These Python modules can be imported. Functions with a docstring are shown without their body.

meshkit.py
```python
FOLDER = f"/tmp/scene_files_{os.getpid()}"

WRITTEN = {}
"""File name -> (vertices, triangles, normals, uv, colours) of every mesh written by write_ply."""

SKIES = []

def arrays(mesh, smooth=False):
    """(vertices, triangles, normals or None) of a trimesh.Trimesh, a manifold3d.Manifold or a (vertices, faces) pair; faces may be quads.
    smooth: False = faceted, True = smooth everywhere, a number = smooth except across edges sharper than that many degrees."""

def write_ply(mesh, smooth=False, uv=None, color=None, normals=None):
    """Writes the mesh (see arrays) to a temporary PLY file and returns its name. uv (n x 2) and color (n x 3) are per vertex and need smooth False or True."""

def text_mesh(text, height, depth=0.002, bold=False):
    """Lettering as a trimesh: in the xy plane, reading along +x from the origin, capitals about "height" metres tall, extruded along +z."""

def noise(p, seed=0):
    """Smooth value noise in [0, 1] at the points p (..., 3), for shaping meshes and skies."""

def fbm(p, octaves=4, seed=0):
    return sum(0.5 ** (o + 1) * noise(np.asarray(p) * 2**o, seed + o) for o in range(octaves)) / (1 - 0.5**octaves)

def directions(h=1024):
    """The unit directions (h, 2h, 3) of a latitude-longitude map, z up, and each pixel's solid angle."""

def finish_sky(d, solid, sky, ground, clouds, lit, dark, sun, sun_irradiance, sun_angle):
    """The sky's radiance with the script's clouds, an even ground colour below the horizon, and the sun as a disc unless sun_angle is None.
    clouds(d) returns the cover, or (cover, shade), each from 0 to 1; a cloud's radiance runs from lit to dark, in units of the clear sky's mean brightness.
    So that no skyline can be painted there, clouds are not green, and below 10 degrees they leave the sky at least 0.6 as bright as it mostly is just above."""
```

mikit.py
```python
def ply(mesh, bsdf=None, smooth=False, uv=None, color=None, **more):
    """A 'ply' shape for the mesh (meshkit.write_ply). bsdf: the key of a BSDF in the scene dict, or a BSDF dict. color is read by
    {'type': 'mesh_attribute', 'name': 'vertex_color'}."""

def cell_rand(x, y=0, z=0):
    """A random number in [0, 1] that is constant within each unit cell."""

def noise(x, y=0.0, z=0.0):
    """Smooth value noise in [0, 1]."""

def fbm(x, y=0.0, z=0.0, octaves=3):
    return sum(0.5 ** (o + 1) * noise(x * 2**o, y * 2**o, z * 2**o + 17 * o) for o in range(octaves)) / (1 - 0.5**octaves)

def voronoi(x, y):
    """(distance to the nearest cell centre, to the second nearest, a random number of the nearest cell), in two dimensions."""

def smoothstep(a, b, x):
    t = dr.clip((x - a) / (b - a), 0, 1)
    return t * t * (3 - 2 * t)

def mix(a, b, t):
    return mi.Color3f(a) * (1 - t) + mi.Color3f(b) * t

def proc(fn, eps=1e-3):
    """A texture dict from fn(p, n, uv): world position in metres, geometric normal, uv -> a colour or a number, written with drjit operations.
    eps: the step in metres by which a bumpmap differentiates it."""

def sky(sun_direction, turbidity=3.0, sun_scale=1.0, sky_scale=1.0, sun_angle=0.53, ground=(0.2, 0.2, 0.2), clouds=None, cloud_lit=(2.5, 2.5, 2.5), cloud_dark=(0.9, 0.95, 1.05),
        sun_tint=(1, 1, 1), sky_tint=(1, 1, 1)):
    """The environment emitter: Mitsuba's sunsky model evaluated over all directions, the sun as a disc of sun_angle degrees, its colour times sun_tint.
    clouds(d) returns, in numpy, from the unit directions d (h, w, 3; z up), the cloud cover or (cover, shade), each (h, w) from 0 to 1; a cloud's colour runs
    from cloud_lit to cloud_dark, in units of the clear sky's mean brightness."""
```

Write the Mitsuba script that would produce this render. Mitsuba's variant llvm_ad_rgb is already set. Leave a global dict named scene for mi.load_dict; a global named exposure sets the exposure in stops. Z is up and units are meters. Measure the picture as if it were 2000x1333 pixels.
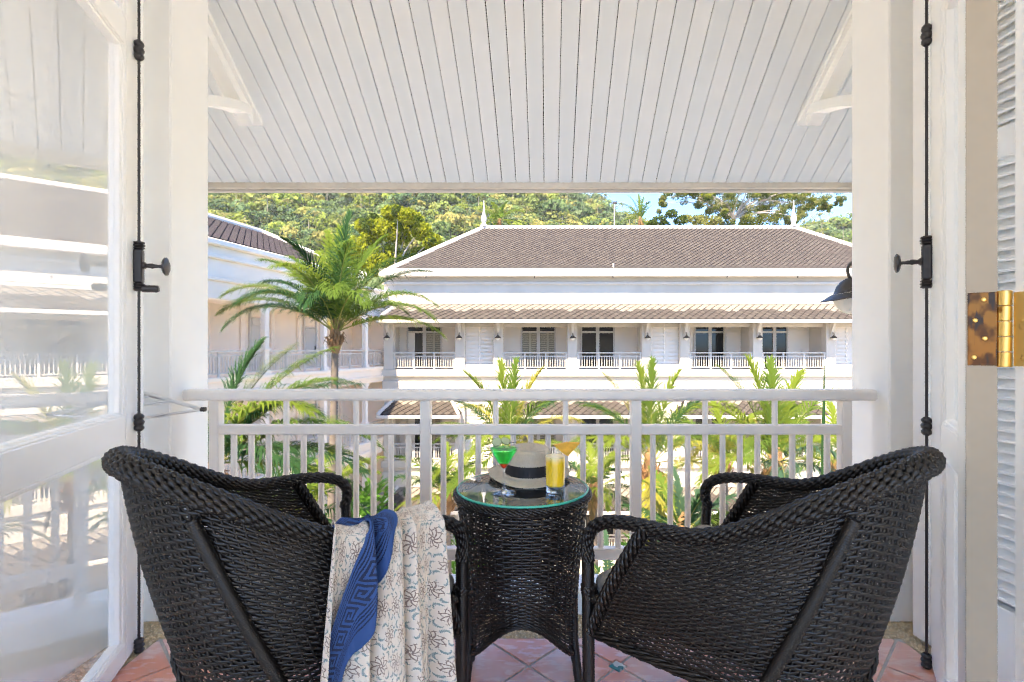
import math, random
import numpy as np
import drjit as dr
import mitsuba as mi
import trimesh
import manifold3d as m3
from scipy.interpolate import CubicSpline
from shapely.geometry import Polygon, box as sbox
import mikit, meshkit
from mikit import proc, noise, fbm, cell_rand, smoothstep, mix

T = mi.ScalarTransform4f
scene, labels = {}, {}
rng = np.random.default_rng(7)
random.seed(7)

# ---------------------------------------------------------------- camera, sky, exposure
EYE, F, CX, CY = 1.10, 975.0, 1035.0, 680.0          # eye height (m), focal length and principal point in 2000-px units
scene['camera'] = {'type': 'perspective', 'fov': math.degrees(2 * math.atan(1000 / F)), 'fov_axis': 'x',
                   'near_clip': 0.05, 'far_clip': 4000.0,
                   'principal_point_offset_x': -(CX - 1000) / 2000, 'principal_point_offset_y': -(CY - 666.5) / 1333,
                   'to_world': T().look_at(origin=[0, 0, EYE], target=[0, 1, EYE], up=[0, 0, 1])}
SUN = (-0.28, -0.72, 1.0)
scene['sky'] = mikit.sky(SUN, turbidity=2.2, sun_scale=0.42, sky_scale=0.48, sun_angle=0.8, ground=(0.30, 0.28, 0.25),
                         sun_tint=(1.0, 0.98, 0.925), sky_tint=(0.68, 0.85, 1.06))
exposure = 4.97


def X(px, d): return (px - CX) * d / F
def Z(py, d): return EYE + (CY - py) * d / F


# ---------------------------------------------------------------- materials
def rgb(*c): return {'type': 'rgb', 'value': list(c)}


def mat(name, color, rough=0.6, bump=None, two=True, **kw):
    b = {'type': 'principled', 'base_color': rgb(*color) if isinstance(color, tuple) else color, 'roughness': rough, **kw}
    if bump: b = {'type': 'bumpmap', 'nested': b, 'arbitrary': bump[0], 'scale': bump[1]}
    scene[name] = {'type': 'twosided', 'bsdf': b} if two else b


def mottled(c, amount=0.08, size=3.0, dirt=None, stretch=1.0):
    c = np.array(c)
    def fn(p, n, uv):
        f = fbm(p.x * size + 11, p.y * size, p.z * size * stretch, 3)
        g = fbm(p.x * size * 9, p.y * size * 9, p.z * size * 9 * stretch, 2)
        v = 1 + amount * ((f - 0.5) * 2 + (g - 0.5) * 0.8)
        out = mi.Color3f(*map(float, c)) * v
        if dirt is not None:
            k = smoothstep(0.56, 0.78, f) * 0.45
            out = mix(out, mi.Color3f(*dirt), k)
        return out
    return proc(fn)


def grain_bump(size):
    def fn(p, n, uv): return fbm(p.x * size, p.y * size, p.z * size, 3)
    return proc(fn, eps=0.25 / size)


mat('m_plaster', mottled((0.845, 0.845, 0.82), 0.02, 2.2), 0.75, bump=(grain_bump(60.0), 0.0007))
mat('m_room', (0.86, 0.855, 0.84), 0.8)
mat('m_room_floor', (0.57, 0.555, 0.53), 0.5)
mat('m_door', mottled((0.86, 0.86, 0.845), 0.015, 4.0), 0.32)
mat('m_rail', mottled((0.74, 0.70, 0.645), 0.05, 6.0), 0.38)
mat('m_soffit_a', mottled((0.725, 0.755, 0.765), 0.03, 2.0), 0.5)
mat('m_soffit_b', mottled((0.755, 0.775, 0.78), 0.03, 2.0), 0.5)
mat('m_dark_gap', (0.05, 0.048, 0.045), 0.9)
mat('m_fascia', mottled((0.60, 0.55, 0.47), 0.16, 5.0), 0.6)
mat('m_shaded_edge', mottled((0.42, 0.355, 0.265), 0.06, 5.0), 0.55)  # tan that paints in the shade on the door's hinge edge
mat('m_iron', (0.022, 0.02, 0.022), 0.34, specular=0.6)
mat('m_chrome', (0.80, 0.80, 0.80), 0.14, metallic=1.0)
def brass_fn(p, n, uv):
    f = fbm(p.x * 60, p.y * 60, p.z * 26, 3)
    return mix(mi.Color3f(0.78, 0.52, 0.16), mi.Color3f(0.30, 0.13, 0.03), smoothstep(0.66, 0.85, f))
mat('m_brass', proc(brass_fn), 0.22, metallic=1.0)
def tarnish_fn(p, n, uv):
    f = fbm(p.x * 50, p.y * 50, p.z * 30, 3)
    g = fbm(p.x * 120, p.y * 120, p.z * 18, 2)
    a = mix(mi.Color3f(0.26, 0.10, 0.02), mi.Color3f(0.09, 0.035, 0.012), smoothstep(0.40, 0.66, f))
    return mix(a, mi.Color3f(0.05, 0.03, 0.02), smoothstep(0.60, 0.72, g))
mat('m_tarnish', proc(tarnish_fn), 0.3, metallic=0.75)
def wicker_fn(p, n, uv):
    f = fbm(p.x * 40, p.y * 40, p.z * 40, 2)
    g = fbm(p.x * 9, p.y * 9, p.z * 9, 2)
    return mix(mi.Color3f(0.0036, 0.0030, 0.0029), mi.Color3f(0.0085, 0.0058, 0.0045), smoothstep(0.45, 0.75, g)) * (0.6 + 0.9 * f)
mat('m_wicker', proc(wicker_fn), 0.33, specular=0.5)
mat('m_wicker_dark', (0.014, 0.012, 0.011), 0.45)
mat('m_cushion', mottled((0.20, 0.195, 0.185), 0.12, 30.0), 0.95, sheen=0.3)
scene['m_pane'] = {'type': 'thindielectric', 'int_ior': 2.1}
scene['m_wineglass'] = {'type': 'thindielectric', 'int_ior': 1.5}
scene['m_crystal'] = {'type': 'dielectric', 'int_ior': 1.5}
scene['m_tabletop'] = {'type': 'thindielectric', 'int_ior': 1.55, 'specular_transmittance': rgb(0.72, 0.84, 0.80)}
mat('m_glass_edge', (0.03, 0.36, 0.27), 0.08, specular=0.7, clearcoat=1.0)
scene['m_green_drink'] = {'type': 'dielectric', 'int_ior': 1.33, 'specular_transmittance': rgb(0.22, 0.95, 0.32)}
scene['m_red_drink'] = {'type': 'dielectric', 'int_ior': 1.33, 'specular_transmittance': rgb(0.95, 0.12, 0.06)}
def juice_fn(p, n, uv):
    t = smoothstep(0.735, 0.765, p.z + 0.012 * fbm(p.x * 90, p.y * 90, 0.0, 2))
    return mix(mi.Color3f(0.80, 0.56, 0.02), mi.Color3f(0.78, 0.70, 0.42), t)
mat('m_juice', proc(juice_fn), 0.15, specular=0.5)
mat('m_cucumber', (0.34, 0.42, 0.27), 0.4)
mat('m_cucumber_skin', (0.05, 0.11, 0.04), 0.4)
mat('m_pineapple', mottled((0.62, 0.34, 0.03), 0.35, 80.0), 0.5)
def straw_fn(p, n, uv):
    a = cell_rand(uv.x * 210, uv.y * 46)
    b = cell_rand(uv.x * 70, uv.y * 9, 3)
    return mi.Color3f(0.47, 0.42, 0.345) * (0.90 + 0.10 * a + 0.05 * b)
mat('m_straw', proc(straw_fn), 0.85)
mat('m_band', (0.012, 0.012, 0.014), 0.7)

# ground and floor
def tile_fn(p, n, uv):
    a = fbm(p.x * 7 + 3, p.y * 7, 0.0, 4)
    b = fbm(p.x * 28, p.y * 70, 2.0, 3)
    c = mix(mi.Color3f(0.70, 0.29, 0.19), mi.Color3f(0.72, 0.45, 0.38), smoothstep(0.35, 0.66, a))
    return mix(c, mi.Color3f(0.76, 0.62, 0.58), 0.5 * smoothstep(0.48, 0.75, b))
mat('m_terracotta', proc(tile_fn), 0.24, specular=0.6)
mat('m_grout', mottled((0.46, 0.45, 0.44), 0.15, 20.0), 0.9)
def inset_fn(p, n, uv):
    f = fbm(p.x * 60, p.y * 60, 0.0, 2)
    return mix(mi.Color3f(0.62, 0.66, 0.64), mi.Color3f(0.03, 0.20, 0.24), smoothstep(0.46, 0.54, f))
mat('m_inset', proc(inset_fn), 0.12)
mat('m_pebble_bed', mottled((0.44, 0.35, 0.23), 0.25, 30.0), 0.9)
mat('m_pebble_a', (0.62, 0.50, 0.31), 0.7)
mat('m_pebble_b', (0.50, 0.37, 0.20), 0.7)
mat('m_pebble_c', (0.66, 0.58, 0.45), 0.7)
mat('m_court', mottled((0.54, 0.485, 0.40), 0.25, 0.8), 0.9)
mat('m_hill', (0.07, 0.10, 0.03), 0.9)

# buildings
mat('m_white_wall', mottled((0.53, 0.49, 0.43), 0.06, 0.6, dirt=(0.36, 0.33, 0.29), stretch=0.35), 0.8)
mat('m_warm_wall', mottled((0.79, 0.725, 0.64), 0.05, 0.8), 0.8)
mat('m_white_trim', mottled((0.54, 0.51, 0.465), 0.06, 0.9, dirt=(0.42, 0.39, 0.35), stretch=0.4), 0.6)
mat('m_cream_wall', mottled((0.84, 0.73, 0.605), 0.05, 0.7), 0.8)
mat('m_louvre', (0.74, 0.69, 0.62), 0.6)
mat('m_shutter_wood', (0.40, 0.36, 0.26), 0.6)
mat('m_dark_glass', (0.012, 0.014, 0.014), 0.06, specular=0.4)
mat('m_curtain', (0.22, 0.20, 0.16), 0.9)
for k, c in enumerate([(0.058, 0.047, 0.040), (0.063, 0.052, 0.044), (0.053, 0.044, 0.038), (0.069, 0.058, 0.049)]):
    mat(f'm_tile_{k}', mottled(c, 0.06, 5.0), 0.8)
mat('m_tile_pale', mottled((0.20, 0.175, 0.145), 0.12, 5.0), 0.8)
mat('m_tile_deck', (0.02, 0.016, 0.014), 0.9)
mat('m_tile_dark', mottled((0.055, 0.042, 0.042), 0.2, 5.0), 0.8)
mat('m_lamp_metal', (0.05, 0.045, 0.042), 0.45)
mat('m_globe', (0.62, 0.60, 0.54), 0.25, specular=0.6)


def leaf(name, c, trans=1.0, rough=0.45):
    scene[name] = {'type': 'principledthin', 'base_color': rgb(*c) if isinstance(c, tuple) else c, 'roughness': rough, 'diff_trans': trans}


leaf('m_frond_green', (0.125, 0.20, 0.035))
leaf('m_frond_lime', (0.18, 0.245, 0.035))
leaf('m_frond_yellow', (0.33, 0.32, 0.06))
leaf('m_frond_dark', (0.035, 0.085, 0.030), 0.7)
leaf('m_frond_blue', (0.05, 0.10, 0.06), 0.6)
leaf('m_rachis', (0.30, 0.29, 0.09), 0.2)
leaf('m_tree_lime', (0.30, 0.33, 0.03))
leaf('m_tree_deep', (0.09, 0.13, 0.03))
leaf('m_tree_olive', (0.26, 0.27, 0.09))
leaf('m_frond_dry', (0.24, 0.16, 0.07), 0.4)
leaf('m_shrub', (0.10, 0.24, 0.03))
scene['m_forest'] = {'type': 'principledthin', 'base_color': {'type': 'mesh_attribute', 'name': 'vertex_color'}, 'roughness': 0.6, 'diff_trans': 0.8}
def trunk_fn(p, n, uv):
    r = noise(p.x * 3, p.y * 3, p.z * 9)
    g = fbm(p.x * 14, p.y * 14, p.z * 30, 2)
    return mi.Color3f(0.15, 0.125, 0.105) * (0.55 + 0.5 * r + 0.3 * g)
mat('m_trunk', proc(trunk_fn), 0.9)
mat('m_fibre', mottled((0.27, 0.15, 0.07), 0.3, 9.0), 0.95)
mat('m_bark', (0.42, 0.38, 0.33), 0.9)

# printed cloth
def sarong_fn(p, n, uv):
    c = mi.Color3f(0.67, 0.595, 0.51)
    # teal leaf crescents
    s = 0.018
    gx, gy = uv.x / s, uv.y / s
    row = dr.floor(gy)
    gx = gx + 0.5 * (row - 2 * dr.floor(row * 0.5))
    ix = dr.floor(gx)
    a = cell_rand(ix, row, 5) * 6.283
    lx, ly = gx - ix - 0.5, gy - row - 0.5
    rx, ry = lx * dr.cos(a) - ly * dr.sin(a), lx * dr.sin(a) + ly * dr.cos(a)
    d1 = dr.sqrt(rx * rx + ry * ry)
    d2 = dr.sqrt(dr.square(rx - 0.20) + dr.square(ry + 0.05))
    saw = 0.05 * dr.sin(22 * dr.atan2(ry, rx))
    body = (d1 < 0.44 + saw) & (d2 > 0.40 + saw)
    core = (d1 < 0.37 + saw) & (d2 > 0.47 + saw)
    tealn = dr.select(body & ~core, 0.9, dr.select(core, 0.6, 0.0))
    # brown pinwheels on a wider staggered lattice
    S = 0.054
    hx, hy = uv.x / S, uv.y / S
    r2 = dr.floor(hy)
    hx = hx + 0.5 * (r2 - 2 * dr.floor(r2 * 0.5))
    jx = dr.floor(hx)
    u, v = (hx - jx - 0.5) * S, (hy - r2 - 0.5) * S
    r = dr.sqrt(u * u + v * v)
    th = dr.atan2(v, u) + 52 * r
    ph = th * 8 / 6.2832
    fr = dr.abs(ph - dr.floor(ph) - 0.5) * (6.2832 * r / 8)
    arm = (fr < 0.0013) & (r < 0.0185) & (r > 0.002)
    th2 = dr.atan2(v, u) - 75 * r + 1.4
    ph2 = th2 * 8 / 6.2832
    fr2 = dr.abs(ph2 - dr.floor(ph2) - 0.5) * (6.2832 * r / 8)
    hook = (fr2 < 0.0012) & (r < 0.020) & (r > 0.0125)
    clear = r < 0.0205
    c = mix(c, mi.Color3f(0.055, 0.16, 0.20), dr.select(clear, 0.0, tealn))
    return mix(c, mi.Color3f(0.09, 0.04, 0.036), dr.select(arm | hook, 0.75, 0.0))
mat('m_sarong', proc(sarong_fn), 0.9, sheen=0.2)
def border_fn(p, n, uv):
    # uv.x across 0..1, uv.y along in units of the key's size
    blue, ink = mi.Color3f(0.022, 0.066, 0.21), mi.Color3f(0.005, 0.008, 0.03)
    x = uv.x
    line = mi.Float(0.0)
    for at in (0.06, 0.11, 0.16, 0.60, 0.65, 0.70, 0.76):
        line = dr.select(dr.abs(x - at) < 0.012, 1.0, line)
    kx = (x - 0.20) / 0.36
    inside = (kx > 0) & (kx < 1)
    row = dr.floor(kx * 8)
    ky = uv.y - dr.floor(uv.y)
    col = mi.UInt32(dr.clip(dr.floor(ky * 9), 0, 8))
    bits = mi.UInt32(0)
    for k, pat in enumerate((0b111111110, 0b100000010, 0b101111010, 0b101001010, 0b101011010, 0b101000010, 0b101111110, 0b101000000)):
        bits = dr.select(row == k, mi.UInt32(pat), bits)
    on = ((bits >> col) & 1) == 1
    line = dr.select(inside & on, 1.0, line)
    return mix(blue, ink, line * 0.85)
mat('m_border', proc(border_fn), 0.8, sheen=0.2)

# ---------------------------------------------------------------- scene-writing helpers
used = {}


def new_key(name, parent=None):
    base = f'{parent}__{name}' if parent else name
    k = used.get(base, -1) + 1
    used[base] = k
    return base if k == 0 else f'{base}_{k:03d}'


def tag(key, label=None, cat=None, group=None, kind=None):
    d = labels.setdefault(key, {})
    for a, b in (('label', label), ('category', cat), ('group', group), ('kind', kind)):
        if b: d[a] = b
    return key


def thing(name, label, cat, group=None):
    return tag(new_key(name), label, cat, group)


def add(name, mesh, m, parent=None, smooth=False, label=None, cat=None, group=None, kind=None, uv=None, color=None):
    key = new_key(name, parent)
    scene[key] = mikit.ply(mesh, m, smooth=smooth, uv=uv, color=color)
    if label or cat or group or kind: tag(key, label, cat, group, kind)
    return key


# ---------------------------------------------------------------- mesh helpers (all return (vertices, triangles))
def tri(f):
    f = np.asarray(f, int)
    return np.vstack([f[:, [0, 1, 2]], f[:, [0, 2, 3]]]) if f.shape[1] == 4 else f


def merge(ms):
    vs, fs, n = [], [], 0
    for v, f in ms:
        v = np.asarray(v, float)
        vs.append(v); fs.append(tri(f) + n); n += len(v)
    return np.vstack(vs), np.vstack(fs)


BOXF = np.array([[0, 2, 3, 1], [4, 5, 7, 6], [0, 1, 5, 4], [2, 6, 7, 3], [0, 4, 6, 2], [1, 3, 7, 5]])


def box(x0, x1, y0, y1, z0, z1):
    v = np.array([[x, y, z] for x in (x0, x1) for y in (y0, y1) for z in (z0, z1)], float)
    return v, tri(BOXF)


def cbox(x0, x1, y0, y1, z0, z1, c=0.004):
    """A box with chamfered edges."""
    pts = []
    for a in range(3):
        for sx in (0, 1):
            for sy in (0, 1):
                for sz in (0, 1):
                    s = [sx, sy, sz]
                    q = []
                    for i, (lo, hi) in enumerate(((x0, x1), (y0, y1), (z0, z1))):
                        cc = 0 if i == a else min(c, (hi - lo) * 0.45)
                        q.append(lo + cc if s[i] == 0 else hi - cc)
                    pts.append(q)
    h = m3.Manifold.hull_points(np.array(pts)).to_mesh()
    return np.array(h.vert_properties[:, :3], float), np.array(h.tri_verts, int)


def frames(P):
    P = np.asarray(P, float)
    t = np.gradient(P, axis=0)
    t /= np.linalg.norm(t, axis=1, keepdims=True) + 1e-12
    a = np.array([0, 0, 1.0]) if abs(t[0, 2]) < 0.9 else np.array([1.0, 0, 0])
    n = np.zeros_like(P)
    n[0] = a - t[0] * (a @ t[0]); n[0] /= np.linalg.norm(n[0])
    for i in range(1, len(P)):
        q = n[i - 1] - t[i] * (n[i - 1] @ t[i])
        n[i] = q / (np.linalg.norm(q) + 1e-12)
    return t, n, np.cross(t, n)


def tube(P, r, n=8, caps=True, squash=1.0):
    P = np.asarray(P, float)
    t, a, b = frames(P)
    r = np.broadcast_to(np.asarray(r, float), (len(P),))
    ang = np.arange(n) * 2 * np.pi / n
    v = P[:, None] + r[:, None, None] * (np.cos(ang)[None, :, None] * a[:, None] + squash * np.sin(ang)[None, :, None] * b[:, None])
    i, j = np.meshgrid(np.arange(len(P) - 1), np.arange(n), indexing='ij')
    k = (j + 1) % n
    f = np.stack([i * n + j, i * n + k, (i + 1) * n + k, (i + 1) * n + j], -1).reshape(-1, 4)
    f = tri(f)
    v = v.reshape(-1, 3)
    if caps:
        m = len(v)
        v = np.vstack([v, P[:1], P[-1:]])
        q = np.arange(n); w = (q + 1) % n
        f = np.vstack([f, np.stack([q * 0 + m, w, q], 1), np.stack([q * 0 + m + 1, (len(P) - 1) * n + q, (len(P) - 1) * n + w], 1)])
    return v, f


def lathe(prof, n=24, at=(0, 0, 0)):
    prof = np.asarray(prof, float)
    ang = np.arange(n) * 2 * np.pi / n
    v = np.stack([prof[:, None, 0] * np.cos(ang), prof[:, None, 0] * np.sin(ang), np.repeat(prof[:, 1:2], n, 1)], -1).reshape(-1, 3) + np.array(at)
    i, j = np.meshgrid(np.arange(len(prof) - 1), np.arange(n), indexing='ij')
    k = (j + 1) % n
    return v, tri(np.stack([i * n + j, i * n + k, (i + 1) * n + k, (i + 1) * n + j], -1).reshape(-1, 4))


def grid(S, closed=False):
    """S: (nu, nv, 3)."""
    a, b = S.shape[:2]
    i, j = np.meshgrid(np.arange(a - 1 + closed), np.arange(b - 1), indexing='ij')
    k = (i + 1) % a
    return S.reshape(-1, 3), tri(np.stack([i * b + j, k * b + j, k * b + j + 1, i * b + j + 1], -1).reshape(-1, 4))


def prism(poly, z0, z1):
    """Extrudes a shapely polygon of the xy plane from z0 to z1."""
    m = trimesh.creation.extrude_polygon(poly, z1 - z0, engine='earcut')
    v = np.array(m.vertices); v[:, 2] += z0
    return v, np.array(m.faces)


def xform(m, M):
    v, f = m
    M = np.asarray(M, float)
    return np.asarray(v) @ M[:3, :3].T + M[:3, 3], f


def axes(o, ex, ey, ez=(0, 0, 1)):
    M = np.eye(4); M[:3, 0] = ex; M[:3, 1] = ey; M[:3, 2] = ez; M[:3, 3] = o
    return M


def smooth_path(pts, n=40):
    pts = np.asarray(pts, float)
    d = np.r_[0, np.cumsum(np.linalg.norm(np.diff(pts, axis=0), axis=1) ** 0.5)]
    return CubicSpline(d, pts)(np.linspace(0, d[-1], n))

# ================================================================ our own building and balcony
SLOPE, DE, ZE = 0.654, 3.286, 2.185                    # soffit: slope, depth and height of its outer edge
def soffit_z(y): return ZE + SLOPE * (DE - y)

house = thing('balcony_building', 'white plastered building holding the balcony, doorway and side walls around the camera', 'building')
# side walls of the balcony nook, run back from the columns to the room
for s in (-1, 1):
    a, b = sorted((s * 1.56, s * 1.80))
    add('side_wall', box(a, b, 1.07, 2.24, -0.3, 4.2), 'm_plaster', house)
# facade, left open next to the doorway to pass room light, and further along, above the door and below the floor
fac = [box(-14, -1.80, 0.90, 1.07, -10.6, 4.0), box(1.80, 14, 0.90, 1.07, -10.6, 4.0), box(-1.80, 1.80, 0.90, 1.07, 2.72, 4.0)]
add('facade', merge(fac), 'm_plaster', house)
add('slab', merge([box(-1.80, 1.80, 1.07, 2.235, -0.30, -0.012), box(-14, 14, -4.1, 0.90, -0.30, -0.002)]), 'm_plaster', house)
add('lower_wall', box(-1.80, 1.80, 1.95, 2.2, -10.6, -0.3), 'm_plaster', house)
# the room behind the camera: white walls, ceiling, unseen rear left open to bounce sun onto the balcony
add('room', merge([box(-3.0, -2.85, -4.1, 0.90, 0, 3.1), box(2.85, 3.0, -4.1, 0.90, 0, 3.1), box(-2.85, 2.85, -4.1, 0.90, 3.0, 3.1)]), 'm_room', house)
add('room_floor', box(-2.85, 2.85, -4.1, 0.90, -0.002, 0.006), 'm_room_floor', house)  # unseen floor kept pale to bounce sunlight forward as fill
# roof over everything, its unseen back cut short to let sun into the room
pr = [(DE + 0.02, ZE + 0.02), (DE + 0.02, ZE + 0.16), (-0.8, soffit_z(-0.8) + 0.25), (-4.3, 3.42), (-4.3, 3.25), (-0.8, soffit_z(-0.8) + 0.10)]
rv = [(x, y, z) for x in (-14, 14) for y, z in pr]
rf = []
for i in range(6):
    j = (i + 1) % 6
    rf.append([i, j, j + 6, i + 6])
add('roof', (np.array(rv, float), tri(rf)), 'm_tile_dark', house)
# right door frame: jamb that carries the hinge
add('door_jamb', merge([cbox(1.153, 1.26, 0.86, 1.19, 0.0, 2.72, 0.004)]), 'm_door', house, label='white door jamb at the right edge of the photo')

for s, nm in ((-1, 'left'), (1, 'right')):
    a, b = sorted((s * 1.44, s * 1.559))
    col = thing('column', f'square white plastered balcony column on the {nm}, carrying the end of the railing', 'column', 'balcony columns')
    add('shaft', cbox(a, b, 2.0, 2.238, 0.0, 3.0, 0.006), 'm_plaster', col)

# ---- soffit: sloping planks with dark gaps
sof = thing('soffit', 'sloping white boarded ceiling of narrow planks above the balcony', 'ceiling')
pitch = 27.3 * DE / F
x_first = X(571.2, DE)
n0 = -38
y_in = 0.95
for k in range(n0, 40):
    x0 = x_first + k * pitch + 0.0019 * rng.uniform(0.75, 1.3); x1 = x_first + (k + 1) * pitch - 0.0019 * rng.uniform(0.75, 1.3)
    if x1 < -2.9 or x0 > 2.9: continue
    skew = 0.036
    dz = rng.uniform(-0.0008, 0.0008)
    v = []
    ch_ = 0.0028
    for y in (y_in, DE - 0.004):
        for x, e in ((x0, ch_), (x0 + ch_, 0.0), (x1 - ch_, 0.0), (x1, ch_), (x1, 0.012), (x0, 0.012)):
            v.append((x - skew * (DE - y), y, soffit_z(y) + e + dz))
    m = (np.array(v), np.vstack([tri([[i, (i + 1) % 6, (i + 1) % 6 + 6, i + 6] for i in range(6)]), [[0, 2, 1], [0, 3, 2], [0, 4, 3], [0, 5, 4], [6, 7, 8], [6, 8, 9], [6, 9, 10], [6, 10, 11]]]))
    add('plank', m, 'm_soffit_a' if k % 2 else 'm_soffit_b', sof)
v = [(x, y, soffit_z(y) + e) for x in (-3.1, 3.1) for y in (y_in, DE - 0.002) for e in (0.016, 0.03)]
add('backing', (np.array(v), tri(BOXF)), 'm_dark_gap', sof)
fz = EYE + (CY - 369.0) / F * (DE + 0.02)
add('fascia', merge([cbox(-9, 9, DE - 0.001, DE + 0.035, fz, ZE + 0.16, 0.003)]), 'm_fascia', sof, label='beige fascia board along the outer edge of the soffit')
add('drip_edge', merge([cbox(-9, 9, DE + 0.036, DE + 0.075, fz - 0.012, ZE + 0.14, 0.002)]), 'm_white_trim', sof)

# ---- curved brackets outside the columns
for s, nm in ((-1, 'left'), (1, 'right')):
    br = thing('roof_bracket', f'white curved timber bracket under the soffit beyond the {nm} column', 'bracket', 'brackets under the soffit')
    xc = s * 1.625
    ys = np.array([2.2, 2.86])
    v = [(xc + dx, y, soffit_z(y) - e) for dx in (-0.04, 0.04) for y in ys for e in (0.012, 0.09)]
    add('rafter', (np.array(v), tri(BOXF)), 'm_plaster', br)
    v = [(xc + dx, y, soffit_z(y) - e) for dx in (-0.062, 0.062) for y in (2.2, 2.92) for e in (-0.002, 0.025)]
    add('batten', (np.array(v), tri(BOXF)), 'm_plaster', br)
    P = np.array([(2.24, 2.02), (2.29, 2.15), (2.42, 2.27), (2.58, 2.345), (2.72, 2.395), (2.86, 2.43)])
    c = smooth_path(np.c_[P, P[:, 0] * 0], 18)[:, :2]
    d = np.gradient(c, axis=0); d /= np.linalg.norm(d, axis=1, keepdims=True)
    nn = np.stack([-d[:, 1], d[:, 0]], 1)
    ring = []
    for (dx, e) in ((-0.045, 0.0), (0.045, 0.0), (0.045, 0.05), (-0.045, 0.05)):
        q = c + nn * e
        ring.append(np.c_[np.full(len(q), xc + dx), q])
    S = np.stack(ring, 0)
    add('brace', grid(S, closed=True), 'm_plaster', br)
    add('strut', cbox(xc - 0.03, xc + 0.03, 2.40, 2.45, 2.28, soffit_z(2.45) - 0.09, 0.003), 'm_plaster', br)
    add('wall_plate', cbox(xc - 0.05, xc + 0.05, 2.2385, 2.27, 1.7, soffit_z(2.27) - 0.1, 0.004), 'm_plaster', br)

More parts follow.
